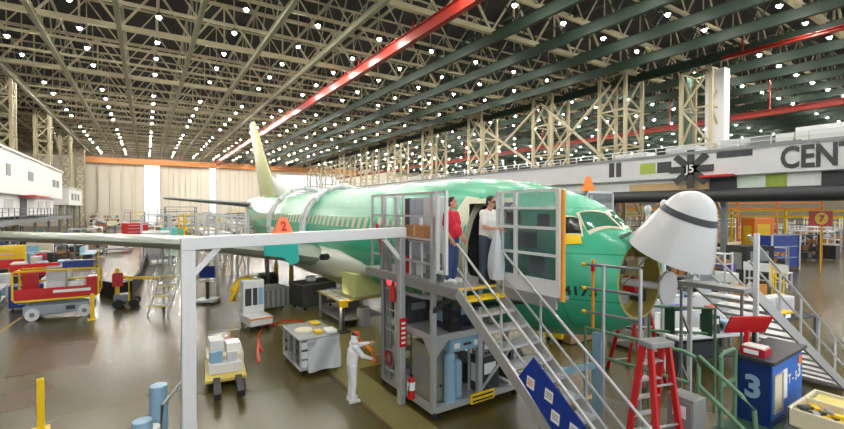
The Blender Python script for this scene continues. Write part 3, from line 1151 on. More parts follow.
# clear sided safety fence past the stair head
FX = 6.0
y0, y1 = 4.98, 6.5
for y in (y0, y1, y1 - .12, y1 - .5):
    PP('fence_post', MB().b2((FX - .03, y - .03, PZ), (FX + .03, y + .03, 4.83)), WHITE)
for z in (4.82, 4.5, 4.14, 3.66, 3.2):
    PP('fence_rail', MB().bar((FX, y0, z), (FX, y1, z), .05), WHITE)
PP('clear_panel', MB().b2((FX + .03, y0, 4.5), (FX + .036, y1, 4.8)), SMOKED)
PP('smoked_panel', MB().b2((FX + .03, y0, 3.2), (FX + .036, y1, 4.5)), SMOKED2)
for (a, b_, c, e) in ((5.3, 5.7, 3.3, 3.6), (5.5, 6.2, 3.75, 4.05), (5.2, 5.5, 4.15, 4.4), (5.9, 6.3, 4.2, 4.42)):
    PP('hung_notice', MB().b2((FX + .04, a, c), (FX + .045, b_, e)), STEEL if a > 5.4 else MEZZ)
PP('kick_plate', MB().b2((FX - .04, y0, PZ), (FX - .02, 6.4, 3.2)), WHITE)
PP('orange_bumper', MB().cyl((FX - .02, y0 - .12, 2.9), (FX - .02, y0 - .12, 4.82), .04, .04, 12), mat('amber_pole', (226, 150, 40), .45), smooth=True)
PP('yellow_nosing', MB().b2((5.0, 6.42, PZ - .02), (5.9, 6.52, PZ + .012)), YEL)
PP('red_lamp', MB().cyl((4.98, 9.2, 2.72), (4.94, 9.2, 2.72), .09, .09, 14), mat('red_lamp_glow', (255, 40, 50), .3, 0, 0, emit=3.0), smooth=True)
PP('red_sign', MB().b2((4.97, 8.98, 2.25), (5.0, 9.2, 2.6)), REDPRINT)
PP('cable_bundle', MB().tube([(5.0, 9.6, 3.9), (4.98, 9.62, 3.0), (5.0, 9.6, 2), (5.02, 9.62, .3)], .05), STEEL, smooth=True)
PP('cable_bundle', MB().tube([(5.05, 8.8, 2.9), (5.0, 8.85, 2.2), (5.05, 8.9, 1.5), (5.1, 9.0, .4)], .035), BLACK, smooth=True)
PP('yellow_placard', MB().b2((6.05, PY0 - .09, .12), (6.75, PY0 - .07, .34)), YEL)
pl = MB()
pl.b2((6.1, PY0 - .096, .15), (6.7, PY0 - .092, .19)).b2((6.1, PY0 - .096, .25), (6.7, PY0 - .092, .29))
PP('placard_print', pl, BLACK)
PP('red_sash', MB().tube([(4.98, 9.9, 4.1), (5.0, 9.85, 3.85), (5.02, 9.75, 3.6), (5.0, 9.72, 3.3)], [.03, .06, .05, .02], 6), RED, smooth=True)

for k, (y, x, m, r_) in enumerate(((9.62, 5.25, ALU, .03), (9.5, 5.35, STEEL, .022), (9.2, 5.3, ALU_D, .03), (8.95, 5.42, STEEL, .025), (9.35, 5.45, BLACK, .03))):
    PP('pipe', MB().tube([(x, y, .2), (x, y, 1.2), (x + .04 * (k % 2), y - .05, 2.0), (x, y, 2.88)], r_, 8), m, smooth=True)
for z in (.6, 1.05, 1.45, 2.2, 2.6):
    PP('pipe_clamp', MB().b2((5.18, 8.9, z), (5.5, 9.68, z + .035)), ALU_D)
for k in range(5):
    z = .5 + .5 * k
    PP('ladder_rung', MB().bar((5.05, 9.1, z), (5.05, 9.7, z), .03), ALU)
PP('hose_coil', MB().tube([(5.02, 9.35 + .16 * math.cos(t), .8 + .16 * math.sin(t)) for t in [2 * PI * k / 20 for k in range(41)]], .025, 8), RED, smooth=True)
PP('cable_loop', MB().tube([(5.9, 7.55, 2.6), (6.1, 7.55, 2.25), (6.4, 7.58, 2.2), (6.6, 7.6, 2.5)], .02, 6), BLACK, smooth=True)
PP('cable_loop', MB().tube([(5.3, 7.6, 2.85), (5.5, 7.58, 2.5), (5.75, 7.6, 2.55), (5.9, 7.62, 2.85)], .02, 6), BLUE, smooth=True)
PP('cross_brace', MB().bar((6.3, 7.5, .25), (7.4, 7.5, 1.2), .05), ALU)
# things standing on / in the platform
def crate(name, label, cat, a, b_, m, group=None, bevel=.015):
    """a boxy thing that has a body only; a, b_ corners"""
    o = MB().b2([a[i] - (a[i] + b_[i]) / 2 if i < 2 else 0 for i in range(3)], [b_[i] - (a[i] + b_[i]) / 2 if i < 2 else b_[2] - a[2] for i in range(3)]).build(name, m, bevel=bevel)
    o.location = ((a[0] + b_[0]) / 2, (a[1] + b_[1]) / 2, a[2])
    return tag(o, label, cat, group)


lk = thing('equipment_locker', 'tall pale grey locker standing on the platform against the green fuselage', 'locker', (5.85, 8.7, PZ))
MB().b2((-.2, -.62, 0), (.2, .62, 1.82)).build('body', MEZZ, lk, bevel=.01)
for y in (-.6, -.28, .04, .36):
    MB().b2((-.225, y, .05), (-.2, y + .28, 1.77)).build('door', MEZZ if y < 0 else mat('blue_grey_door', (164, 170, 186), .45), lk, bevel=.005)
crate('dark_board', 'dark tall board propped between the pale locker and the platform end', 'panel', (5.7, 9.4, PZ), (5.82, 9.85, 4.75), DARK)
sd = thing('box_stand', 'little white legged stand under the brown cardboard box', 'stand', (5.35, 8.35, PZ))
for a in (-.15, .15):
    for b_ in (-.25, .25):
        MB().b2((a - .02, b_ - .02, 0), (a + .02, b_ + .02, .78)).build('leg', WHITE, sd)
MB().b2((-.19, -.29, .78), (.19, .29, .81)).build('top', WHITE, sd)
MB().b2((-.16, -.26, .35), (.16, .26, .37)).build('shelf', STEEL, sd)
cb = thing('cardboard_box', 'brown cardboard box on the stand behind the platform handrail', 'box', (5.35, 8.35, PZ + .81))
MB().b2((-.2, -.4, 0), (.2, .4, .34)).build('body', CARD, cb, bevel=.006)
MB().b2((-.205, -.03, .1), (.205, .03, .342)).build('tape', TAN, cb)
MB().b2((-.2, .02, .335), (.2, .36, .35)).build('flap', CARD, cb)
tag(MB().cyl((0, 0, 0), (0, 0, .16), .045, .04, 10).cyl((0, 0, .16), (0, 0, .2), .02, .02, 8).build('spray_bottle', WHITE, smooth=True), 'tiny white bottle standing on top of the brown cardboard box', 'bottle').location = (5.3, 8.3, PZ + 1.162)
crate('green_mat', 'bright lime green board leaning on deck behind the handrail near the gate', 'board', (5.62, 7.45, PZ + .02), (5.66, 7.78, 3.95), LIME)
crate('grey_bin', 'small grey bin on the platform deck by the gate', 'bin', (5.22, 7.75, PZ), (5.5, 7.98, 3.5), STEEL)
for i, (x, y, m, l) in enumerate(((5.35, 8.45, WHITE, 'white canister on the deck under the box stand, beyond it'), (5.55, 8.6, PAPER, 'short white pail standing by the locker doors'), (5.3, 8.85, RED, 'small red can on the platform deck by the rail'))):
    o = MB().cyl((0, 0, 0), (0, 0, .26 + .06 * i), .08, .075, 14).cyl((0, 0, .26 + .06 * i), (0, 0, .29 + .06 * i), .05, .05, 10).build('canister', m, smooth=True)
    o.location = (x, y, PZ)
    tag(o, l, 'canister')
# mid deck equipment
def machine_box(name, label, cat, loc, d, m, m2, rz=0, group=None):
    o = thing(name, label, cat, loc, rz, group)
    MB().b2((-d[0] / 2, -d[1] / 2, 0), (d[0] / 2, d[1] / 2, d[2])).build('body', m, o, bevel=.015)
    MB().b2((-d[0] * .35, -d[1] / 2 - .012, d[2] * .55), (d[0] * .3, -d[1] / 2 - .001, d[2] * .85)).build('display', m2, o)
    MB().b2((-d[0] / 2 - .012, -d[1] * .3, d[2] * .3), (-d[0] / 2 - .001, d[1] * .3, d[2] * .8)).build('side_panel', m2, o)
    for k in range(3):
        MB().cyl((-d[0] * .3 + k * d[0] * .2, -d[1] / 2 - .03, d[2] * .3), (-d[0] * .3 + k * d[0] * .2, -d[1] / 2, d[2] * .3), min(.03, d[2] * .1), None, 8).build('knob', DARK, o)
    return o


machine_box('test_unit', 'dark electronic test unit on the middle deck under the box stand', 'equipment', (5.5, 9.1, 1.77), (.6, .8, .55), DARK, STEEL)
machine_box('power_supply', 'navy power unit on the middle deck near the stair side', 'equipment', (6.1, 8.1, 1.77), (.9, .6, .5), mat('navy_paint', (30, 40, 72), .4), LBLUE)
machine_box('battery_pack', 'black upright pack on the middle deck directly beneath the stair head', 'equipment', (5.75, 7.72, 1.77), (.3, .3, .85), BLACK, DARK)
machine_box('instrument_case', 'pale case at the back corner of the middle deck', 'equipment', (6.3, 9.1, 1.77), (.45, .6, .45), MEZZ, DARK)
tag(MB().tube([(5.2, 9.3, 2.45), (5.6, 8.7, 2.35), (6.0, 7.8, 2.4), (6.3, 7.62, 2.45)], .05, 8).build('white_hose', WHITE, smooth=True), 'thick white hose sagging across the middle deck equipment', 'hose')
# lower bay
machine_box('compressor_cabinet', 'beige cabinet in the lower platform bay beside the fire extinguisher', 'cabinet', (5.55, 8.2, .17), (.6, .8, 1.25), mat('beige_cabinet', (150, 144, 126), .5), ALU_D)
def gas_cyl(label, loc, m, h, group=None):
    o = thing('gas_cylinder', label, 'cylinder', loc, 0, group)
    MB().cyl((0, 0, 0), (0, 0, h), .13, .13, 18).sphere((0, 0, h), (.13, .13, .12), 18, 8).build('body', m, o, smooth=True)
    MB().cyl((0, 0, h + .1), (0, 0, h + .22), .03, .03, 8).build('valve', STEEL, o)
gas_cyl('pale blue gas cylinder standing in the lower bay behind the corner post', (5.62, 7.62, .17), LBLUE, 1.05)
gas_cyl('shorter pale blue gas cylinder next to the taller one', (5.9, 7.75, .17), LBLUE, .8)
dr = thing('drawer_unit', 'pale blue drawer box hung under the middle deck', 'drawer unit', (6.0, 7.62, 1.33))
MB().b2((-.45, -.1, 0), (.45, .3, .3)).build('body', LBLUE, dr, bevel=.01)
MB().b2((-.42, -.13, .03), (.42, -.1, .27)).build('drawer', LBLUE, dr, bevel=.008)
MB().b2((-.1, -.16, .13), (.1, -.13, .18)).build('handle', DARK, dr)
MB().b2((-.35, -.135, .08), (-.2, -.131, .2)).b2((.2, -.135, .08), (.35, -.131, .2)).build('label', PAPER, dr)
tag(MB().cyl((0, 0, 0), (0, 0, 1.15), .03, .03, 8).cyl((0, 0, 0), (0, 0, .03), .16, .16, 14).build('support_pole', ALU, smooth=True), 'thin aluminium pole standing in the lower bay under the drawer box', 'pole').location = (6.35, 7.85, .17)
machine_box('grey_control_box', 'dark grey control box with white label in the lower bay below the stair', 'cabinet', (6.75, 7.78, .17), (.55, .45, .85), DARK, PAPER)
machine_box('relay_box', 'mid grey relay box stacked on the dark control box', 'cabinet', (6.75, 7.78, 1.025), (.45, .4, .35), STEEL, PAPER)
tag(MB().b2((-.3, -.6, 0), (.3, .6, .5)).build('black_case', BLACK, bevel=.02), 'black case at the back of the lower platform bay', 'case').location = (6.9, 8.9, .17)
fe = thing('fire_extinguisher', 'red fire extinguisher hanging at the foot of the platform', 'extinguisher', (4.93, 8.12, .27))
MB().cyl((0, 0, 0), (0, 0, .42), .085, .085, 16).sphere((0, 0, .42), (.085, .085, .07), 16, 8).build('body', RED, fe, smooth=True)
MB().cyl((0, 0, .2), (0, 0, .38), .088, .088, 16).build('white_band', PAPER, fe, smooth=True)
MB().b2((-.02, -.06, .5), (.02, .06, .54)).cyl((0, 0, .44), (0, 0, .52), .025).build('handle', BLACK, fe)
MB().tube([(0, -.03, .5), (-.09, -.08, .46), (-.11, -.08, .3), (-.1, -.06, .15)], .014, 6).build('hose', BLACK, fe, smooth=True)
MB().b2((.06, -.04, .3), (.12, .04, .36)).build('bracket', STEEL, fe)


# ------------------------------------------------------------------ stairs
def stair(name, label, top, dirn, run, rise, width, nstep, m, lat, rail_h=.92, nose=None, mid=True, posts=4):
    """top: middle of the upper tread line; dirn: horizontal unit vector downhill; lat: unit vector across"""
    o = thing(name, label, 'stairs', (top[0] + dirn[0] * run, top[1] + dirn[1] * run, top[2] - rise))
    off = tuple(o.location)
    T = Vector(top)
    D = Vector((dirn[0], dirn[1], 0))
    L = Vector((lat[0], lat[1], 0))
    dz = Vector((0, 0, -1))
    h = width / 2
    for sgn in (-1, 1):
        a = T + L * sgn * h
        e = a + D * run + dz * rise
        MB().bar(a, e, .05, .2).build('stringer', m, o, off=off)
        MB().tube([a + D * -.02 + Vector((0, 0, rail_h)), e + Vector((0, 0, rail_h)), e + D * .12 + Vector((0, 0, rail_h - .1)), e + D * .12 + Vector((0, 0, .35))], .026, 10).build('handrail', m, o, smooth=True, off=off)
        if mid:
            MB().tube([a + Vector((0, 0, rail_h * .5)), e + Vector((0, 0, rail_h * .5))], .021, 8).build('mid_rail', m, o, smooth=True, off=off)
        for k in range(posts):
            t = (k + .25) / posts
            b = a + (e - a) * t
            MB().tube([b, b + Vector((0, 0, rail_h))], .022, 8).build('rail_post', m, o, smooth=True, off=off)
    ang = None
    for k in range(nstep):
        t = (k + .5) / nstep
        c = T + (D * run + dz * rise) * t
        mb = MB()
        hw = run / nstep * .5
        mb._add([c + L * h * .97 - D * hw + Vector((0, 0, .02)), c - L * h * .97 - D * hw + Vector((0, 0, .02)), c - L * h * .97 + D * hw + Vector((0, 0, .02)), c + L * h * .97 + D * hw + Vector((0, 0, .02)),
                 c + L * h * .97 - D * hw - Vector((0, 0, .03)), c - L * h * .97 - D * hw - Vector((0, 0, .03)), c - L * h * .97 + D * hw - Vector((0, 0, .03)), c + L * h * .97 + D * hw - Vector((0, 0, .03))],
                [(0, 1, 2, 3), (7, 6, 5, 4), (0, 4, 5, 1), (1, 5, 6, 2), (2, 6, 7, 3), (3, 7, 4, 0)])
        mb.build('tread', (nose if nose and k == 0 else m), o, off=off)
    return o, off


s1, so1 = stair('stair', 'long aluminium stair with blue notice board leading up to the airliner door', (5.42, 6.46, 2.9), (0, -1), 3.8, 2.87, .95, 13, ALU, (1, 0), nose=YEL)
nbd = MB()
bx = 4.90
P = [at_x(519, 377, bx), at_x(534, 358, bx), at_x(592, 436, bx), at_x(572, 462, bx)]
nbd.prism(P, (.015, 0, 0))
bo = nbd.build('notice_board', BLUE, s1, off=so1)
for (px, py) in ((531, 384), (549.5, 397), (556, 419), (575, 433)):
    c = at_x(px, py, bx - .006)
    sl = Vector((0, -.80, -.60))
    up = Vector((0, -.12, .99))
    r_ = Vector((0, -.98, -.22))
    q = [c - r_ * .075 - up * .085, c + r_ * .075 - up * .085, c + r_ * .075 + up * .085, c - r_ * .075 + up * .085]
    MB().prism(q, (.004, 0, 0)).build('notice', PAPER, bo, off=so1)
    mb = MB()
    for k in range(3):
        z = -.04 + .035 * k
        mb.prism([c - r_ * .055 + up * z, c + r_ * .055 + up * z, c + r_ * .055 + up * (z + .014), c - r_ * .055 + up * (z + .014)], (-.002, 0, 0))
    mb.build('notice_print', REDPRINT if px == 531 else PRINT, bo, off=so1)

s2, so2 = stair('stair', 'aluminium stair going down beyond the white nose cone to the shop floor', (9.0, 3.75, 3.1), (1, 0), 5.7, 3.08, .95, 13, ALU, (0, 1), mid=True, posts=5)
np_ = thing('nose_dock', 'aluminium dock with tall posts at the head of the stair beyond the nose cone', 'platform', (9.25, 3.75, 0))
OFFN = (9.25, 3.75, 0)
MB().b2((8.62, 3.2, 3.02), (9.0, 4.3, 3.1)).build('deck', ALU_D, np_, off=OFFN)
for a, b_, h_ in ((8.66, 3.25, 3.02), (8.66, 4.25, 3.02), (9.1, 3.2, 4.05), (9.1, 4.3, 4.05)):
    r_ = .035 if h_ > 3.5 else .018
    MB().b2((a - r_, b_ - r_, 0), (a + r_, b_ + r_, h_)).build('post', WHITE if h_ > 3.5 else STEEL, np_, off=OFFN)
for z in (1.0, 2.0):
    MB().bar((8.66, 3.25, z), (9.1, 3.2, z + .5), .04).bar((8.66, 4.25, z + .5), (9.1, 4.3, z), .04).build('diagonal_brace', ALU, np_, off=OFFN)

# grey pipe guard stand at the nose
gs = thing('guard_stand', 'grey pipe guard rail stand with yellow tips beside the open nose', 'guard rail', (6.95, 4.5, 0))
GO = (6.95, 4.5, 0)
def rod(a, b_, r=.026):
    return MB().cyl(a, b_, r, r, 10)
A, B = at_depth(590, 262, 7.9), at_depth(646, 277, 7.55)
A = Vector((6.86, 4.92, 3.46)); B = Vector((7.05, 4.12, 3.46))
for z in (3.46, 3.02, 2.58):
    rod((A.x, A.y + .12, z), (B.x, B.y, z)).build('rail', STEEL, gs, smooth=True, off=GO)
    MB().cyl((A.x, A.y + .12, z), (A.x - .01, A.y + .2, z), .034).build('yellow_tip', YEL, gs, smooth=True, off=GO)
rod((B.x, B.y, .02), (B.x, B.y, 3.46), .032).build('post', ALU, gs, smooth=True, off=GO)
rod((A.x + .05, A.y - .2, .02), (A.x + .05, A.y - .2, 3.46), .03).build('post', ALU, gs, smooth=True, off=GO)
MB().b2((A.x + .01, A.y - .018, 2.3), (A.x + .045, A.y + .018, 3.56)).build('amber_post', mat('amber_pole', (226, 150, 40), .45), gs, off=GO)
MB().b2((A.x, A.y - .03, 3.34), (A.x + .055, A.y + .03, 3.46)).build('red_latch', RED, gs, off=GO)
MB().b2((A.x + .08, A.y - .12, .5), (A.x + .2, A.y + .05, 2.2)).build('pale_column', LBLUE, gs, off=GO)
MB().bar((A.x + .1, A.y, 1.6), (A.x - .4, A.y + .5, 1.4), .1).build('pale_arm', LBLUE, gs, off=GO)
MB().b2((6.6, 4.0, .02), (7.3, 5.2, .08)).build('foot_plate', GRND, gs, off=GO)

# ------------------------------------------------------------------ red A-frame ladders
def a_ladder(label, loc, rz, h, spread, w0, w1, nst):
    o = thing('step_ladder', label, 'ladder', loc, rz)
    for sx in (-1, 1):
        MB().bar((sx * w0 / 2, -spread / 2, 0), (sx * w1 / 2, -.06, h), .04, .10).build('front_rail', RED, o)
        MB().bar((sx * w0 / 2 * .92, spread / 2, 0), (sx * w1 / 2 * .9, .06, h - .05), .045, .09).build('rear_rail', RED, o)
        MB().bar((sx * w0 * .42, -spread * .25, h * .45), (sx * w0 * .42, spread * .25, h * .45), .012, .025).build('spreader', ALU, o)
        MB().b2((sx * w0 / 2 - .04, -spread / 2 - .05, 0), (sx * w0 / 2 + .04, -spread / 2 + .05, .07)).build('foot', BLACK, o)
        MB().b2((sx * w0 / 2 * .92 - .04, spread / 2 - .05, 0), (sx * w0 / 2 * .92 + .04, spread / 2 + .05, .07)).build('foot', BLACK, o)
    for k in range(1, nst + 1):
        t = k / (nst + 1)
        hw = (w0 + (w1 - w0) * t) / 2
        y = -spread / 2 + (spread / 2 - .06) * t
        MB().b2((-hw, y - .045, h * t - .025), (hw, y + .05, h * t)).build('step', ALU, o)
        y2 = spread / 2 - (spread / 2 - .06) * t
        if k % 2:
            MB().b2((-hw * .9, y2 - .02, h * t - .015), (hw * .9, y2 + .02, h * t)).build('rear_bar', ALU, o)
    MB().b2((-w1 / 2 - .03, -.13, h - .03), (w1 / 2 + .03, .13, h + .05)).build('top_cap', ALU_D, o, bevel=.01)
    return o


a_ladder('red fibreglass step ladder standing closest to the long blue-board stair', (6.32, 3.45, 0), R(165), 2.5, .8, .58, .36, 8)
a_ladder('red fibreglass step ladder standing on the floor past the open nose', (10.9, 6.5, 0), R(-20), 2.3, 1.4, .7, .4, 7)

# ------------------------------------------------------------------ green work stand with railings and the number 3 podium
gd = thing('green_work_stand', 'green steel work stand with tubular railings beside the number three podium', 'platform', (7.9, 3.9, 0))
DO = (7.9, 3.9, 0)
GZ = 1.12
MB().b2((7.2, 2.48, GZ - .08), (9.4, 3.12, GZ)).build('deck', GRND, gd, off=DO)
MB().b2((7.2, 2.48, 0), (9.4, 2.54, GZ - .08)).b2((7.2, 2.48, 0), (7.26, 3.12, GZ - .08)).build('skirt', GRND, gd, off=DO)
for a in (7.3, 9.2):
    MB().b2((a - .05, 3.0, 0), (a + .05, 3.1, GZ - .08)).build('leg', GRND, gd, off=DO)
def pipe(pts, nm='railing', r=.026):
    return MB().tube(pts, r * 1.2, 10).build(nm, GRN, gd, smooth=True, off=DO)
pipe([(7.12, 5.25, 2.2), (7.25, 3.5, 2.2), (7.27, 3.35, 2.15), (7.28, 3.3, 2.0), (7.28, 3.3, .02)])
pipe([(7.12, 5.25, 1.72), (7.25, 3.42, 1.72)])
pipe([(7.28, 3.3, 2.18), (7.3, 2.72, 1.75), (7.32, 2.58, 1.6), (7.32, 2.55, 1.2), (7.32, 2.55, GZ)])
pipe([(7.28, 3.3, 1.72), (7.3, 2.8, 1.35), (7.32, 2.62, 1.2)])
pipe([(7.12, 5.25, .02), (7.12, 5.25, 2.2)], 'rail_post')
pipe([(7.45, 3.06, GZ), (7.45, 3.06, 2.2), (7.5, 3.06, 2.26), (7.88, 3.06, 2.26), (7.94, 3.06, 2.2), (7.94, 3.06, GZ)])
pipe([(7.45, 3.06, 1.75), (7.94, 3.06, 1.75)], 'mid_rail')
gr_ = thing('green_barrier', 'green barrier rail with two flat plates before the cluttered bench behind the nose', 'barrier', (9.9, 4.9, 0))
GA, GB = Vector((9.5, 5.35, 0)), Vector((10.45, 4.42, 0))
for z in (2.3, 1.75):
    MB().tube([GA + Vector((0, 0, z)), GB + Vector((0, 0, z))], .03, 10).build('rail', GRN, gr_, smooth=True, off=(9.9, 4.9, 0))
for t in (0, .5, 1):
    q = GA + (GB - GA) * t
    MB().tube([q, q + Vector((0, 0, 2.3))], .03, 10).build('post', GRN, gr_, smooth=True, off=(9.9, 4.9, 0))
for t in (.32, .88):
    q = GA + (GB - GA) * t
    MB().bar(q + Vector((0, 0, 1.7)), q + Vector((0, 0, 2.3)), .02, .22).build('flat_plate', GRND, gr_, off=(9.9, 4.9, 0))
# a low grey cabinet on the stand under the ladders
cbn = thing('small_grey_cabinet', 'small grey cabinet with white card on the floor behind the closest red ladder', 'cabinet', (6.86, 3.28, 0), R(-5))
MB().b2((-.16, -.2, 0), (.16, .2, 1.68)).build('body', ALU_D, cbn, bevel=.01)
MB().b2((-.18, -.18, 1.1), (-.16, .18, 1.62)).build('door', ALU_D, cbn)
MB().b2((-.186, -.1, 1.38), (-.18, .1, 1.56)).build('card', PAPER, cbn)

pd = thing('podium', 'blue podium marked 3 with dark top and a bright blue notice side', 'podium', (8.32, 2.72, GZ))
FXX = 8.02
Q = (8.32, 2.72, GZ)
def PD(nm, mb, m, **k):
    return mb.build(nm, m, pd, off=Q, **k)
NAVY = mat('navy_blue_panel', (24, 48, 108), .4, 0, .06, 4)
PD('body', MB().b2((FXX, 2.62, GZ), (9.3, 3.06, GZ + .98)), NAVY)
PD('top', MB().prism([(FXX - .04, 3.1, GZ + .98), (FXX - .04, 2.56, GZ + .98), (9.36, 2.56, GZ + 1.02), (9.36, 3.1, GZ + 1.02)], (0, 0, .05)), DARK)
PD('side_panel', MB().b2((FXX + .02, 2.605, GZ + .12), (9.28, 2.62, GZ + .95)), SKYB)
dg3 = MB()
place_text(dg3, '3', .48, (FXX - .002, 2.85, GZ + .55), (0, -1, 0), (0, 0, 1), .003, .018)
PD('digit', dg3, LBLUE)
PD('window', MB().b2((FXX + .07, 2.595, GZ + .25), (FXX + .38, 2.606, GZ + .78)), CREAM)
PD('window_frame', MB().bar((FXX + .06, 2.598, GZ + .22), (FXX + .06, 2.598, GZ + .8), .03).bar((FXX + .4, 2.598, GZ + .22), (FXX + .4, 2.598, GZ + .8), .03).bar((FXX + .06, 2.598, GZ + .22), (FXX + .4, 2.598, GZ + .22), .03).bar((FXX + .06, 2.598, GZ + .8), (FXX + .4, 2.598, GZ + .8), .03), ALU)
PD('notice', MB().b2((FXX + .42, 2.598, GZ + .35), (FXX + .6, 2.604, GZ + .82)), PAPER)
wr = MB()
place_text(wr, 'T - S', .2, (FXX + .82, 2.60, GZ + .62), (1, 0, 0), (0, 0, 1), .002, .004)
place_text(wr, '3', .3, (FXX + 1.1, 2.60, GZ + .68), (1, 0, 0), (0, 0, 1), .002, .008)
PD('lettering', wr, PAPER)
PD('paper_flag', MB().b2((FXX + 1.08, 2.596, GZ + .78), (FXX + 1.22, 2.6, GZ + .93)), ORG)
rk = thing('red_kit_box', 'red kit box with papers on the dark podium top', 'box', (8.2, 2.9, GZ + 1.03))
MB().b2((-.12, -.18, 0), (.16, .16, .13)).build('body', mat('crimson_plastic', (170, 24, 50), .35), rk, bevel=.01)
MB().b2((-.1, -.15, .13), (.14, .13, .15)).build('contents', PAPER, rk)
MB().b2((-.125, -.1, .03), (-.12, .1, .1)).build('label', PAPER, rk)
rb = thing('red_sign_holder', 'red slanted sign holder on a post over the podium', 'sign', (8.30, 3.04, GZ + 1.04))
MB().b2((-.03, -.03, 0), (.03, .03, .32)).build('post', RED, rb)
MB().b2((.25, -.02, 0), (.33, .02, .28)).build('bracket', BLACK, rb)
M3 = Matrix.Rotation(R(-30), 3, 'Z') @ Matrix.Rotation(R(28), 3, 'X')
MB().box((0.05, 0, .42), (.72, .03, .34), M=M3).build('panel', RED, rb, bevel=.01)


# ------------------------------------------------------------------ people
def capsule(mb, p, q, r1, r2, n=14):
    p, q = Vector(p), Vector(q)
    mb.cyl(p, q, r1, r2, n)
    mb.sphere(p, r1, n, 9)
    mb.sphere(q, r2, n, 9)


def fuse(mb, name, m, parent, voxel, sm=6):
    """union of overlapping pieces grown into one continuous surface"""
    o = mb.build(name + '_raw', m, None)
    md = o.modifiers.new('r', 'REMESH')
    md.mode = 'VOXEL'
    md.voxel_size = voxel
    md2 = o.modifiers.new('s', 'SMOOTH')
    md2.iterations = sm
    md2.factor = 0.5
    bpy.context.view_layer.update()
    dg = bpy.context.evaluated_depsgraph_get()
    me = bpy.data.meshes.new_from_object(o.evaluated_get(dg))
    me.polygons.foreach_set('use_smooth', [True] * len(me.polygons))
    me.materials.clear()
    me.materials.append(m)
    bpy.data.objects.remove(o)
    me.name = name
    r = bpy.data.objects.new(name, me)
    C.objects.link(r)
    r.parent = parent
    return r


def hand(mb, wrist, d, palm_n, side, curl=.5):
    """palm, four fingers of unequal length and a thumb from the side of the palm"""
    d = Vector(d).normalized()
    n = Vector(palm_n)
    n = (n - d * n.dot(d)).normalized()
    s_ = d.cross(n).normalized() * side
    wv = Vector(wrist)
    for k in (-1.2, 0, 1.2):
        capsule(mb, wv + s_ * .015 * k, wv + d * .085 + s_ * .022 * k, .017, .014, 8)
    for k, ln in zip((-1.5, -.5, .5, 1.5), (.062, .075, .08, .07)):
        a = wv + d * .09 + s_ * .0215 * k
        dd = d
        for j in range(3):
            dd = (dd + n * curl * .55).normalized()
            b_ = a + dd * ln * (.45, .32, .23)[j]
            capsule(mb, a, b_, .0092 - .0006 * j, .0086 - .0006 * j, 7)
            a = b_
    a = wv + d * .03 + s_ * .03
    b_ = a + (d * .55 + s_ * .8 + n * .3).normalized() * .045
    c = b_ + (d * .85 + s_ * .15 + n * .5).normalized() * .035
    capsule(mb, a, b_, .013, .0105, 8)
    capsule(mb, b_, c, .0105, .009, 8)


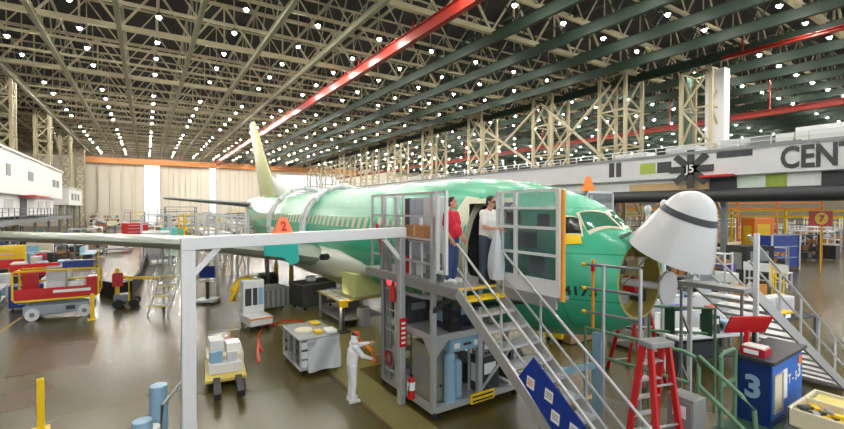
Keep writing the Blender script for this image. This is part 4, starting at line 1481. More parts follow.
def person(label, loc, rz, arms, h=1.78, shirt=None, sleeve='short', trousers=None, shoes=None, hair=None, cap=None, legs=None, head_down=0.0, head_turn=0.0, glasses=False, belly=0.0, hood=None, lean=0.0):
    sc = h / 1.78
    o = thing('person', label, 'person', loc, rz)
    o.scale = (sc, sc, sc)
    legs = legs or {}
    lx = lean
    chest = Vector((lx * .6, 0, 1.28))
    neck = Vector((lx, 0, 1.48))
    hc = Vector((lx + .03 + .06 * head_down, 0, 1.665 - .02 * head_down))
    body = MB()
    # torso, neck
    for sgn in (-1, 1):
        capsule(body, (0, sgn * .06, .95), chest + Vector((0, sgn * .07, 0)), .10, .11)
        capsule(body, chest + Vector((0, sgn * .07, 0)), neck + Vector((0, sgn * .10, -.06)), .11, .07)
    capsule(body, neck + Vector((-.01, 0, -.05)), hc + Vector((-.01, 0, -.06)), .062, .055)
    # head with jaw, nose, ears
    Hm = Matrix.Rotation(head_turn, 3, 'Z') @ Matrix.Rotation(.45 * head_down, 3, 'Y')
    hd = MB()
    hd.sphere((-.012, 0, .025), (.098, .076, .098), 18, 12)
    hd.sphere((.018, 0, -.045), (.068, .058, .072), 16, 10)
    hd.sphere((.052, 0, -.085), (.03, .03, .026), 10, 7)
    hd.cyl((.083, 0, .02), (.105, 0, -.022), .008, .015, 8)
    hd.sphere((.103, 0, -.026), .014, 8, 6)
    hd.sphere((.078, 0, -.058), (.014, .026, .008), 10, 6)
    for sgn in (-1, 1):
        hd.sphere((-.012, sgn * .078, -.008), (.02, .012, .032), 8, 7)
        hd.sphere((.07, sgn * .032, .03), (.016, .022, .008), 8, 6)
    body._add([Hm @ Vector(v) + hc for v in hd.v], hd.f)
    JT = {}
    for i, sgn in enumerate((1, -1)):
        sh = neck + Vector((-.01, sgn * .185, -.05))
        el, wr = Vector(arms[i][0]), Vector(arms[i][1])
        JT[i] = (sh, el, wr)
        capsule(body, neck + Vector((0, sgn * .1, -.05)), sh, .06, .056)
        capsule(body, sh, el, .052, .040)
        capsule(body, el, wr, .040, .027)
        hand(body, wr, (wr - el), arms[i][2], -sgn if arms[i][2][2] > 0 else sgn, arms[i][3])
        hp_ = Vector((0, sgn * .09, .93))
        kn = Vector(legs.get(('k', i), (.02, sgn * .10, .50)))
        an = Vector(legs.get(('a', i), (-.02, sgn * .11, .09)))
        JT['l', i] = (hp_, kn, an)
        capsule(body, hp_, kn, .088, .056)
        capsule(body, kn, an, .056, .038)
        capsule(body, an + Vector((-.02, 0, -.045)), an + Vector((.15, sgn * .02, -.055)), .04, .03)
    fuse(body, 'body', SKIN, o, .0068, 4)
    # face
    fc = MB()
    for sgn in (-1, 1):
        fc.sphere(Hm @ Vector((.077, sgn * .032, .018)) + hc, (.011, .013, .009), 8, 6)
    fc.build('eyes', BLACK, o, smooth=True)
    fm = MB()
    fm.sphere(Hm @ Vector((.085, 0, -.058)) + hc, (.008, .024, .006), 8, 6)
    fm.build('mouth', mat('lips', (150, 84, 76), .5, 0, 0), o, smooth=True)
    fb = MB()
    for sgn in (-1, 1):
        fb.bar(Hm @ Vector((.083, sgn * .018, .043)) + hc, Hm @ Vector((.074, sgn * .05, .045)) + hc, .008, .009)
    fb.build('eyebrows', hair or BLACK, o)
    if glasses:
        fg = MB()
        for sgn in (-1, 1):
            fg.sphere(Hm @ Vector((.09, sgn * .034, .018)) + hc, (.012, .027, .018), 10, 6)
            fg.bar(Hm @ Vector((.088, sgn * .058, .022)) + hc, Hm @ Vector((-.005, sgn * .082, .018)) + hc, .008, .01)
        fg.bar(Hm @ Vector((.098, -.02, .022)) + hc, Hm @ Vector((.098, .02, .022)) + hc, .006)
        fg.build('sunglasses', BLACK, o, smooth=True)
    # trousers
    if trousers:
        t_ = MB()
        for i, sgn in enumerate((1, -1)):
            hp_, kn, an = JT['l', i]
            capsule(t_, (0, sgn * .055, 1.0), hp_, .118, .112)
            capsule(t_, hp_, kn, .112, .08)
            capsule(t_, kn, an + Vector((0, 0, .0)), .08, .066)
        fuse(t_, 'trousers', trousers, o, .012, 4)
    if shirt:
        s_ = MB()
        for sgn in (-1, 1):
            capsule(s_, (0, sgn * .06, .98), chest + Vector((0, sgn * .075, 0)), .125, .13)
            capsule(s_, chest + Vector((0, sgn * .075, 0)), neck + Vector((0, sgn * .10, -.07)), .13, .085)
        if belly:
            s_.sphere((.07, 0, 1.08), (.10 + belly, .14, .16), 16, 10)
        capsule(s_, neck + Vector((0, 0, -.08)), neck + Vector((-.005, 0, -.005)), .09, .068)
        for i, sgn in enumerate((1, -1)):
            sh, el, wr = JT[i]
            capsule(s_, neck + Vector((0, sgn * .1, -.055)), sh, .078, .074)
            e = sh + (el - sh) * (.72 if sleeve == 'short' else 1)
            capsule(s_, sh, e, .074, .064)
            if sleeve != 'short':
                capsule(s_, el, el + (wr - el) * .93, .062, .042)
        fuse(s_, 'coverall_top' if sleeve != 'short' else 'shirt', shirt, o, .012, 4)
    for i, sgn in enumerate((1, -1)):
        an = JT['l', i][2]
        b_ = MB()
        capsule(b_, an + Vector((-.035, 0, -.03)), an + Vector((.165, sgn * .02, -.045)), .056, .045)
        b_.b2((an.x - .085, an.y - .04, an.z - .09), (an.x + .2, an.y + .05, an.z - .07))
        fuse(b_, 'shoe', shoes, o, .010, 3)
    if hair:
        hh = MB()
        hr = MB()
        hr.sphere((-.03, 0, .045), (.098, .086, .092), 18, 12)
        hr.sphere((-.055, 0, -.01), (.065, .078, .08), 14, 9)
        hh._add([Hm @ Vector(v) + hc for v in hr.v], hr.f)
        fuse(hh, 'hair', hair, o, .010, 3)
    if cap:
        cc = MB()
        cr = MB()
        cr.sphere((-.015, 0, .06), (.104, .086, .085), 18, 12)
        cr.sphere((.09, 0, .055), (.07, .06, .012), 14, 6)
        cc._add([Hm @ Vector(v) + hc for v in cr.v], cr.f)
        fuse(cc, 'cap', cap, o, .010, 2)
    if hood:
        cc = MB()
        cr = MB()
        cr.sphere((-.04, 0, -.02), (.09, .09, .12), 16, 10)
        cr.sphere((-.03, 0, -.13), (.10, .11, .08), 16, 10)
        cc._add([Hm @ Vector(v) + hc for v in cr.v], cr.f)
        fuse(cc, 'hood', hood, o, .010, 3)
    return o


TEE = mat('white_cotton', (236, 234, 230), .8, 0, .04, 6, .2)
REDS = mat('red_cotton', (204, 34, 58), .8, 0, .06, 6, .2)
DENIM = mat('blue_denim', (58, 78, 122), .85, 0, .12, 14, .2)
DENIMD = mat('dark_denim', (70, 76, 96), .85, 0, .12, 14, .2)
SUIT = mat('white_coverall', (232, 234, 238), .75, 0, .04, 5, .3)
HAIRD = mat('dark_hair', (40, 32, 28), .6, 0, .2, 20)
SHOEW = mat('white_shoe', (220, 220, 218), .6, 0, .04)
SHOEB = mat('dark_shoe', (50, 44, 42), .6, 0, .1)
person('person in white T-shirt and jeans at the airliner door, looking down at a plastic bag', (5.93, 6.76, PZ), R(-78),
       [((.10, .25, 1.15), (.33, .10, 1.10), (0, 0, -1), .7), ((.12, -.24, 1.15), (.34, -.09, 1.12), (0, 0, -1), .7)], 1.8, TEE, 'short', DENIMD, SHOEB, HAIRD, head_down=.6, lean=.05, glasses=True)
person('person in red shirt and blue jeans standing by the gate at the stair head', (5.36, 7.2, PZ), R(-68),
       [((.02, .27, 1.16), (.14, .25, .93), (0, -1, -.1), .5), ((-.02, -.26, 1.15), (.12, -.22, .92), (0, 1, -.1), .5)], 1.77, REDS, 'short', DENIM, SHOEW, HAIRD, belly=.06)
person('person in white coverall and red cap reaching out to the platform leg', (4.0, 9.25, 0), R(-8),
       [((.25, .20, 1.36), (.50, .14, 1.40), (0, -1, 0), .6), ((.22, -.22, 1.20), (.47, -.16, 1.08), (0, 1, 0), .8)], 1.62, SUIT, 'long', SUIT, SHOEW, HAIRD, cap=mat('red_cap', (206, 72, 52), .7), head_down=.4, hood=SUIT, lean=.06)
# bag held by the person in white, tool held by the person in coverall
bg_ = MB()
rr = []
for i in range(9):
    t = i / 8
    z = .98 * (1 - t) + .02
    rad = .05 + .13 * math.sin(min(1, t * 1.25) * PI / 2) * (1 - .25 * max(0, t - .8) / .2)
    rr.append([Vector((rad * (.85 + .12 * math.sin(5 * a + 3 * t)) * math.cos(a), rad * 1.1 * (.9 + .1 * math.sin(4 * a + 7 * t)) * math.sin(a), z)) for a in [2 * PI * k / 20 for k in range(20)]])
bgo = bg_.rings(rr).build('plastic_bag', mat('frosted_bag', (214, 220, 226), .35, 0, .04, 6, alpha=.82), smooth=True)
bgo.location = (5.84, 6.36, PZ + .12)
tag(bgo, 'long frosted plastic bag hanging from the hands of the white T-shirt person', 'bag')
tl = thing('red_hand_tool', 'small red handled tool held against the platform leg by the coverall person', 'tool', (4.52, 9.0, .93))
MB().cyl((0, 0, -.08), (0, 0, .12), .018, .02, 8).build('grip', RED, tl, smooth=True)
MB().cyl((-.05, 0, .13), (.09, 0, .13), .022, .015, 8).build('tool_head', STEEL, tl, smooth=True)


# ------------------------------------------------------------------ shop-floor carts
def casters(o, hx_, hy_, r=.07):
    for a in (-1, 1):
        for b_ in (-1, 1):
            MB().cyl((a * hx_ - .025, b_ * hy_, r), (a * hx_ + .025, b_ * hy_, r), r, r, 12).b2((a * hx_ - .03, b_ * hy_ - .03, r), (a * hx_ + .03, b_ * hy_ + .03, 2 * r + .02)).build('caster', BLACK, o, smooth=True)


tc = thing('tool_cart', 'long tool cart with steel top, dark open shelves and plastic-wrapped end', 'cart', (3.95, 12.15, 0))
casters(tc, .48, .75)
MB().b2((-.55, -.85, .15), (.55, .85, .22)).build('base', ALU, tc, bevel=.01)
MB().b2((-.57, -.87, .95), (.57, .87, 1.0)).build('top', ALU_D, tc, bevel=.01)
for a in (-.52, .52):
    for b_ in (-.82, -.28, .28, .82):
        MB().b2((a - .025, b_ - .025, .22), (a + .025, b_ + .025, .95)).build('post', ALU, tc)
for z in (.45, .7):
    MB().b2((-.54, -.84, z), (.54, .84, z + .025)).build('shelf', STEEL, tc)
MB().b2((.0, -.8, .23), (.05, .8, .94)).build('divider', DARK, tc)
for z in (.24, .48, .73):
    MB().b2((-.5, -.885, z), (.5, -.84, z + .19)).build('drawer', WHITE, tc, bevel=.01)
wrp = MB()
rr = []
for i in range(7):
    t = i / 6
    z = .97 - .85 * t
    rr.append([Vector((x, -.9 - .05 * math.sin(x * 9 + 4 * t) - .06 * t, z)) for x in [-.35 + .1 * k for k in range(10)]] + [Vector((x, -.885, z)) for x in [.55 - .1 * k for k in range(10)]])
wrp.rings(rr)
tag(wrp.build('plastic_sheet', CLEAR, smooth=True), 'loose clear plastic sheet draped over the end of the long tool cart', 'sheet').location = (3.95, 12.15, 0)
crate('yellow_tray', 'yellow tray lying on the steel top of the long tool cart', 'tray', (4.15, 12.5, 1.002), (4.4, 12.9, 1.05), YEL)
o = MB().cyl((0, 0, 0), (0, 0, .05), .26, .24, 22).build('round_basin', CREAM, smooth=True)
o.location = (3.75, 12.1, 1.002)
tag(o, 'pale round basin lying on the long tool cart', 'basin')
crate('small_meter', 'little yellow and black meter on the long tool cart beside the basin', 'meter', (3.95, 11.6, 1.002), (4.15, 11.85, 1.07), YEL)
crate('white_wrap', 'crumpled white wrapping on the wrapped end of the long tool cart', 'wrapping', (4.2, 11.4, 1.002), (4.5, 11.8, 1.1), PAPER, bevel=.03)
tag(MB().tube([at_z(262, 352, .02), at_z(256, 340, .02), at_z(262, 328, .02), at_z(285, 321, .02), at_z(305, 322, .02)], .03, 8).build('red_air_hose', RED, smooth=True), 'red air hose curling on the floor around the long tool cart', 'hose')
tag(MB().tube([at_z(258, 340, .02), at_z(257, 352, .02), at_z(258, 362, .02)], .04, 8).build('orange_cone_strip', mat('salmon_hose', (214, 96, 80), .5), smooth=True), 'short salmon hose end lying beside the long tool cart', 'hose')

wc = thing('kit_cart', 'low yellow based cart loaded with white boxes near the portal leg', 'cart', (1.75, 12.5, 0), R(-6))
casters(wc, .38, .7)
MB().b2((-.48, -.85, .16), (.48, .85, .24)).build('base', mat('pale_yellow_steel', (214, 190, 96), .5), wc, bevel=.01)
MB().b2((-.45, -.2, .24), (.45, .8, .62)).build('body', CREAM, wc, bevel=.02)
MB().b2((-.4, -.5, .24), (.4, -.2, .5)).build('body_step', WHITE, wc, bevel=.02)
for x in (-.22, .28):
    MB().b2((x - .08, -1.95, .16), (x + .08, -.86, .3)).build('fork', BLACK, wc, bevel=.02)
MB().tube([(-.4, .82, .3), (-.4, .86, 1.0), (.4, .86, 1.0), (.4, .82, .3)], .02, 8).build('handle', STEEL, wc, smooth=True)
for i, (a, b_, m, l) in enumerate((((1.4, 12.6, .625), (1.75, 13.2, .95), WHITE, 'white carton on the yellow based cart, tallest of its load'), ((1.8, 12.5, .625), (2.15, 12.95, .85), PAPER, 'white carton beside the tallest carton on the yellow based cart'),
                                   ((1.35, 12.15, .505), (1.65, 12.32, .78), LBLUE, 'pale blue folder box standing at the front step of the yellow based cart'), ((1.75, 12.1, .505), (2.0, 12.28, .74), MEZZ, 'grey folder box standing at the front step of the yellow based cart'),
                                   ((1.75, 13.0, .625), (2.1, 13.3, .78), RED, 'small red box at the far end of the yellow based cart'))):
    crate('carton', l, 'box', a, b_, m, 'cartons on the yellow cart')

ic = thing('instrument_cart', 'white upright instrument cart with dark panel windows on the aisle', 'cart', (3.45, 17.1, 0), R(8))
casters(ic, .3, .5, .09)
MB().b2((-.42, -.7, .18), (.42, .6, .5)).build('base', WHITE, ic, bevel=.04)
MB().b2((-.42, -.72, .42), (.42, -.2, .47)).build('orange_edge', ORG, ic)
MB().b2((-.4, .1, .5), (.4, .5, 1.75)).build('cabinet', WHITE, ic, bevel=.03)
for (a, b_) in ((-.33, -.1), (-.04, .12), (.17, .35)):
    MB().b2((a, .08, .8), (b_, .1, 1.45)).build('panel_window', DARK if a < .1 else LBLUE, ic)
MB().tube([(-.35, .5, 1.7), (-.35, .62, 1.85), (.35, .62, 1.85), (.35, .5, 1.7)], .02, 8).build('handle', STEEL, ic, smooth=True)
dk = thing('duct_unit', 'silver corrugated duct unit with yellow hose under the wing', 'machine', (4.45, 20.0, 0), R(10))
MB().b2((-.8, -.6, .1), (.9, .6, .95)).build('body', ALU, dk, bevel=.05)
for k in range(7):
    MB().b2((-.72 + .23 * k, -.64, .15), (-.62 + .23 * k, -.6, .9)).build('rib', ALU_D, dk)
MB().tube([(-.4, 0, .95), (-.5, 0, 1.3), (-.8, -.1, 1.45), (-1.2, -.2, 1.3), (-1.45, -.25, 1.0), (-1.5, -.3, .6)], .17, 12).build('yellow_hose', YEL, dk, smooth=True)
casters(dk, .6, .45)
db = thing('battery_cart', 'dark box cart with pale blue sticker under the turquoise cover', 'cart', (6.4, 19.2, 0), R(12))
MB().b2((-.85, -.6, .15), (.85, .6, 1.15)).build('body', mat('charcoal_case', (74, 74, 70), .5, .1, .2, 3), db, bevel=.03)
MB().b2((.35, -.62, .35), (.75, -.6, .85)).build('sticker', LBLUE, db)
MB().b2((-.88, -.62, 1.1), (.88, .62, 1.17)).build('lid', STEEL, db, bevel=.01)
casters(db, .65, .45)
crate('rag_bundle', 'crumpled pale bundle on the lid of the dark box cart', 'bundle', (6.1, 19.0, 1.175), (6.5, 19.4, 1.4), PAPER, bevel=.06)
for i, (px, l) in enumerate(((276, 'yellow stand leg post under the turquoise cover, nearer the duct unit'), (291, 'yellow stand leg post under the turquoise cover, nearer the dark box cart'))):
    q = at_z(px, 290, 0.0)
    y_ = thing('yellow_jack', l, 'jack', (q.x, q.y + .5 if False else q.y, 0), 0, 'yellow jacks under the wing')
    MB().cyl((0, 0, .05), (0, 0, 1.4), .14, .11, 12).build('column', mat('jack_yellow', (206, 164, 36), .45), y_, smooth=True)
    MB().cyl((0, 0, 1.4), (0, 0, 1.9), .06, .06, 12).build('ram', ALU, y_, smooth=True)
    MB().b2((-.35, -.35, 0), (.35, .35, .06)).build('base', DARK, y_)
kc = thing('kiosk_cart', 'rolling computer kiosk with blue screen beside the portal leg', 'kiosk', tuple(at_z(207, 303, 0)), R(-30))
MB().b2((-.45, -.4, .08), (.45, .4, .2)).build('base', WHITE, kc, bevel=.02)
MB().b2((-.06, -.06, .2), (.06, .06, 1.15)).build('pole', DARK, kc)
MB().b2((-.4, -.25, 1.05), (.4, .2, 1.1)).build('tray', WHITE, kc)
MB().b2((-.36, -.06, 1.2), (.36, 0, 1.75)).build('screen', BLUE, kc, bevel=.01)
MB().b2((-.06, -.3, 1.1), (.2, -.1, 1.13)).build('keyboard', ORG, kc)
casters(kc, .38, .33)

# cream perforated work table under the wing root
wt = thing('work_table', 'work table with white gridded top on a yellow frame under the wing root', 'table', (6.9, 16.0, 0))
MB().b2((-1.0, -1.2, 1.05), (1.0, 1.2, 1.1)).build('frame', mat('brass_frame', (186, 160, 70), .5), wt)
for i in range(4):
    for j in range(3):
        MB().b2((-.95 + .49 * i, -1.12 + .78 * j, 1.1), (-.55 + .49 * i, -.5 + .78 * j, 1.115)).build('top_panel', PAPER, wt)
for a in (-.9, .9):
    for b_ in (-1.1, 1.1):
        MB().b2((a - .04, b_ - .04, 0), (a + .04, b_ + .04, 1.05)).build('leg', ALU_D, wt)
MB().b2((-.9, -1.1, .3), (.9, 1.1, .34)).build('shelf', STEEL, wt)
wl = thing('work_light', 'bright work lamp shining on the primer panels under the wing root', 'lamp', (6.0, 14.6, 0))
MB().cyl((0, 0, 0), (0, 0, .9), .03).b2((-.2, -.2, 0), (.2, .2, .04)).build('stand', DARK, wl)
MB().b2((-.15, -.05, .9), (.15, .1, 1.15)).build('housing', YEL, wl)
MB().b2((-.13, .1, .92), (.13, .12, 1.13)).build('lens', mat('work_light_lens', (255, 250, 220), .3, 0, 0, emit=30), wl)
for i, (px, py, m, l) in enumerate(((352, 318, DARK, 'dark hand tool case under the gridded work table, beside the platform'), (363, 326, ALU_D, 'dull metal drum between the gridded work table and the platform'), (357, 308, CREAM, 'cream round reel hanging near the gridded work table'))):
    q = at_z(px, py, 0)
    if i == 0:
        crate('tool_case', l, 'case', (q.x - .25, q.y - .2, 0), (q.x + .25, q.y + .2, .8), m)
    elif i == 1:
        o = MB().cyl((0, 0, 0), (0, 0, .7), .25, .25, 18).build('metal_drum', m, smooth=True)
        o.location = (q.x, q.y, 0)
        tag(o, l, 'drum')
    else:
        o = thing('hose_reel', l, 'reel', (q.x, q.y, 0), R(-30))
        MB().cyl((0, -.06, .95), (0, .06, .95), .32, .32, 22).build('reel', m, o, smooth=True)
        MB().b2((-.05, -.12, 0), (.05, .12, .95)).build('stand', ORG, o)
ok_ = MB()
a, b_ = at_z(352, 334, .35), at_z(372, 352, .35)
ok_.bar(a, b_, .08, .06).bar((a.x, a.y, 0), (a.x, a.y, .35), .06).bar((b_.x, b_.y, 0), (b_.x, b_.y, .35), .06)
tag(ok_.build('orange_barrier', ORG), 'low orange barrier rail beside the coverall person and the platform', 'barrier')

# ------------------------------------------------------------------ scissor lift, bollards, hose, step stool
sl_ = thing('scissor_lift', 'red scissor lift with yellow guard rails and grey wheeled base', 'lift', (-3.0, 23.1, 0), R(-2))
sl_.scale = (.87, .87, .95)
GREYB = mat('lift_grey', (150, 160, 172), .4, .1, .06)
MB().b2((-1.3, -.45, .22), (1.3, .45, .62)).build('chassis', GREYB, sl_, bevel=.04)
MB().b2((.25, -.47, .35), (.6, -.45, .52)).build('battery_hatch', DARK, sl_)
for a in (-.95, .95):
    for b_ in (-.46, .46):
        wq = MB().cyl((a, b_ - .09, .26), (a, b_ + .09, .26), .26, .26, 20).build('wheel', WHITE, sl_, smooth=True)
        MB().cyl((a, b_ - .1, .26), (a, b_ + .1, .26), .1, .1, 12).build('hub', STEEL, wq, smooth=True)
sc_ = MB()
for k in range(3):
    z = .62 + .09 * k
    sc_.bar((-1.1, -.3, z), (1.1, -.3, z + .09), .04, .06).bar((1.1, -.3, z), (-1.1, -.3, z + .09), .04, .06).bar((-1.1, .3, z), (1.1, .3, z + .09), .04, .06)
sc_.build('scissor_arms', STEEL, sl_)
MB().b2((-1.55, -.5, .9), (1.5, .5, 1.02)).b2((-1.55, -.52, 1.02), (1.5, -.48, 1.35)).build('deck', RED, sl_, bevel=.01)
MB().b2((-.2, -.53, 1.12), (1.2, -.521, 1.24)).build('stripe_label', PAPER, sl_)
def rail_loop(x0, x1, y, z0, z1):
    return MB().tube([(x0 + .1, y, z0), (x0, y, z0 + .1), (x0, y, z1 - .1), (x0 + .1, y, z1), (x1 - .1, y, z1), (x1, y, z1 - .1), (x1, y, z0 + .1), (x1 - .1, y, z0), (x0 + .1, y, z0)], .045, 8)
rail_loop(-1.6, 1.5, -.55, .85, 2.1).build('guard_rail', YEL, sl_, smooth=True)
rail_loop(-1.6, 1.5, .55, .95, 2.1).build('guard_rail', YEL, sl_, smooth=True)
MB().tube([(-1.6, -.55, 2.05), (-1.6, .55, 2.05)], .04).tube([(1.5, -.55, 2.05), (1.5, .55, 2.05)], .04).tube([(-1.6, .55, 1.55), (1.5, .55, 1.55)], .035).build('end_rail', YEL, sl_, smooth=True)
MB().b2((-1.5, .5, 1.0), (-.9, .56, 1.9)).build('red_side_panel', RED, sl_)
MB().b2((-.5, -.2, 1.02), (.2, .3, 2.2)).build('wire_cage', CLEAR, sl_)
MB().b2((1.0, -.35, 1.02), (1.42, .35, 1.7)).build('control_box', RED, sl_, bevel=.03)
crate('blue_case', 'flat blue case resting on top of the scissor lift rails', 'case', (-2.9, 22.75, 2.04), (-1.9, 23.4, 2.3), BLUE)
q = at_z(83, 290, 1.0)
crate('white_carton', 'white carton on the scissor lift deck beside its control box', 'box', (-2.7, 22.9, .98), (-2.3, 23.3, 1.4), PAPER)
yl = thing('yellow_tug', 'small yellow tug with boom arm parked just past the red scissor lift', 'vehicle', (-.75, 23.8, 0), R(-5))
MB().b2((-.5, -.3, .25), (.1, .3, .6)).build('body', STEEL, yl, bevel=.05)
MB().tube([(.1, -.3, .3), (.1, -.3, 1.3), (-.5, -.3, 1.3)], .04).build('guard_hoop', YEL, yl)
MB().b2((-.45, -.08, .6), (-.3, .08, 1.75)).build('mast', YEL, yl)
MB().bar((-.3, 0, 1.35), (1.3, 0, 1.2), .1, .12).bar((1.3, 0, 1.15), (1.4, 0, 1.5), .08).build('boom', YEL, yl)
MB().b2((-.5, -.42, 1.0), (-.1, -.38, 1.6)).build('red_guard', RED, yl)
for a in (-.3, .3):
    for b_ in (-.4, .4):
        MB().cyl((a, b_ - .08, .2), (a, b_ + .08, .2), .2, .2, 14).build('wheel', BLACK, yl, smooth=True)
for (px, py, hh, l) in ((38, 432, 1.05, 'yellow steel bollard standing alone closest to the camera'), (91, 320, 1.05, 'yellow steel bollard by the red scissor lift wheel')):
    q = at_z(px, py, 0)
    b_ = thing('bollard', l, 'bollard', (q.x, q.y, 0), R(10))
    MB().b2((-.06, -.06, .02), (.06, .06, hh)).build('post', YEL, b_, bevel=.012)
    MB().b2((-.14, -.14, 0), (.14, .14, .03)).build('base_plate', YEL, b_)
hs = [at_z(100, 289, .35), at_z(116, 293, .35), at_z(130, 290, .35), at_z(139, 279, .35), at_z(144, 264, .35), at_z(150, 252, .35)]
cur = MB()
for p, q in zip(hs, hs[1:]):
    for t in range(3):
        a = p + (q - p) * t / 3
        b_ = p + (q - p) * (t + 1) / 3
        cur.bar((a.x, a.y, .4), (b_.x, b_.y, .4), .12, .8)
tag(cur.build('curved_barrier', BLACK), 'low black curving barrier snaking along the floor past the yellow tug', 'barrier')
ss = thing('step_stool', 'white rolling steps with yellow edged treads standing in the aisle', 'steps', tuple(at_z(158, 316, 0)), R(-33))
for k in range(4):
    MB().b2((-.4, -.1 + .28 * k, .38 + .38 * k), (.4, .2 + .28 * k, .43 + .38 * k)).build('tread', MEZZ, ss)
    MB().b2((-.4, -.12 + .28 * k, .38 + .38 * k), (.4, -.1 + .28 * k, .435 + .38 * k)).build('yellow_edge', mat('faded_yellow', (222, 200, 110), .5), ss)
for a in (-.42, .42):
    MB().bar((a, -.1, 0), (a, 1.05, 1.9), .05, .04).build('stringer', MEZZ, ss)
    MB().bar((a, 1.0, 0), (a, 1.0, 2.7), .05).build('rear_post', MEZZ, ss)
    MB().tube([(a, 0, .4), (a, 0, 1.2), (a, .9, 2.7), (a, 1.0, 2.7)], .02, 8).build('handrail', MEZZ, ss, smooth=True)
    MB().cyl((a - .03, 1.0, .08), (a + .03, 1.0, .08), .08, .08, 12).build('wheel', BLACK, ss, smooth=True)
for i, (px, py, m, l) in enumerate(((118, 252, WHITE, 'pale low parts cart alone on the open floor past the wing'), (157, 262, MEZZ, 'pale low parts cart in the aisle before the rolling white steps'))):
    q = at_z(px, py, 0)
    o = thing('parts_cart', l, 'cart', (q.x, q.y, 0), R(5), 'low parts carts on the aisle')
    MB().b2((-1.2, -.7, .25), (1.2, .7, .4)).build('base', STEEL, o)
    MB().b2((-.9, -.5, .4), (.5, .5, 1.6)).build('load', m, o, bevel=.05)
    MB().b2((.9, -.5, .4), (1.0, .5, 1.5)).build('push_bar', STEEL, o)
    casters(o, 1.0, .55, .12)

# ------------------------------------------------------------------ benches, racks, cabinets, bins across the shop floor
def p_bench(m_top, m_leg, w_=2.4, d_=.9, h_=.95):
    o = thing('workbench', '', 'workbench')
    MB().b2((-w_ / 2, -d_ / 2, h_ - .06), (w_ / 2, d_ / 2, h_)).build('worktop', m_top, o)
    for a in (-1, 1):
        for b_ in (-1, 1):
            MB().b2((a * (w_ / 2 - .06) - .04, b_ * (d_ / 2 - .06) - .04, 0), (a * (w_ / 2 - .06) + .04, b_ * (d_ / 2 - .06) + .04, h_ - .06)).build('leg', m_leg, o)
    MB().b2((-w_ / 2 + .05, -d_ / 2 + .05, .3), (w_ / 2 - .05, d_ / 2 - .05, .34)).build('shelf', m_leg, o)
    MB().b2((-w_ / 2 + .1, -.3, .34), (w_ / 2 - .9, .3, .75)).build('stored_case', DARK, o)
    MB().b2((-w_ / 2, d_ / 2 - .05, h_), (w_ / 2, d_ / 2, h_ + .5)).build('back_panel', m_top, o)
    return o


def p_rack(m_f, m_c, w_=2.0, d_=.8, h_=2.2):
    o = thing('parts_rack', '', 'rack')
    for a in (-1, 1):
        for b_ in (-1, 1):
            MB().b2((a * w_ / 2 - .04, b_ * d_ / 2 - .04, 0), (a * w_ / 2 + .04, b_ * d_ / 2 + .04, h_)).build('upright', m_f, o)
    for k in range(4):
        z = .2 + k * (h_ - .3) / 3
        MB().b2((-w_ / 2, -d_ / 2, z), (w_ / 2, d_ / 2, z + .05)).build('shelf', m_f, o)
    rr_ = random.Random(int(w_ * 100))
    for k in range(3):
        z = .25 + k * (h_ - .3) / 3
        x = -w_ / 2 + .1
        while x < w_ / 2 - .3:
            ww = rr_.uniform(.2, .5)
            MB().b2((x, -d_ / 2 + .05, z), (min(x + ww, w_ / 2 - .05), d_ / 2 - .1, z + rr_.uniform(.2, .5))).build('stored_part', rr_.choice([m_c, WHITE, STEEL, CARD, LBLUE, DARK]), o)
            x += ww + .08
    return o


def p_cab(m_b, m_d, w_=1.4, d_=.7, h_=1.3):
    o = thing('tool_cabinet', '', 'cabinet')
    MB().b2((-w_ / 2, -d_ / 2, .12), (w_ / 2, d_ / 2, h_)).build('body', m_b, o, bevel=.02)
    n = 5
    for k in range(n):
        z0 = .2 + k * (h_ - .25) / n
        for sy in (-1,):
            q = MB().b2((-w_ / 2 + .04, -d_ / 2 - .03, z0), (w_ / 2 - .04, -d_ / 2, z0 + (h_ - .25) / n - .03)).build('drawer', m_d, o)
            MB().b2((-w_ / 4, -d_ / 2 - .06, z0 + .1), (w_ / 4, -d_ / 2 - .03, z0 + .13)).build('handle', ALU, q)
    for a in (-1, 1):
        for b_ in (-1, 1):
            MB().cyl((a * w_ * .4 - .03, b_ * d_ * .35, .06), (a * w_ * .4 + .03, b_ * d_ * .35, .06), .06, .06, 10).build('caster', BLACK, o)
    return o


def p_bin(m_b, m_c):
    o = thing('parts_bin', '', 'bin')
    mb = MB()
    w_, d_, h_ = 1.2, .9, .75
    mb.b2((-w_ / 2, -d_ / 2, .1), (w_ / 2, d_ / 2, .15))
    for (a, b_, c, e) in ((-w_ / 2, -d_ / 2, w_ / 2, -d_ / 2 + .04), (-w_ / 2, d_ / 2 - .04, w_ / 2, d_ / 2), (-w_ / 2, -d_ / 2, -w_ / 2 + .04, d_ / 2), (w_ / 2 - .04, -d_ / 2, w_ / 2, d_ / 2)):
        mb.b2((a, b_, .1), (c, e, h_))
    mb.build('tub', m_b, o)
    MB().b2((-w_ / 2 + .08, -d_ / 2 + .08, .15), (w_ / 2 - .2, d_ / 2 - .1, h_ + .1)).build('contents', m_c, o, bevel=.08)
    MB().b2((-w_ / 2, -d_ / 2, 0), (-w_ / 2 + .2, d_ / 2, .1)).b2((w_ / 2 - .2, -d_ / 2, 0), (w_ / 2, d_ / 2, .1)).build('skid', STEEL, o)
    return o


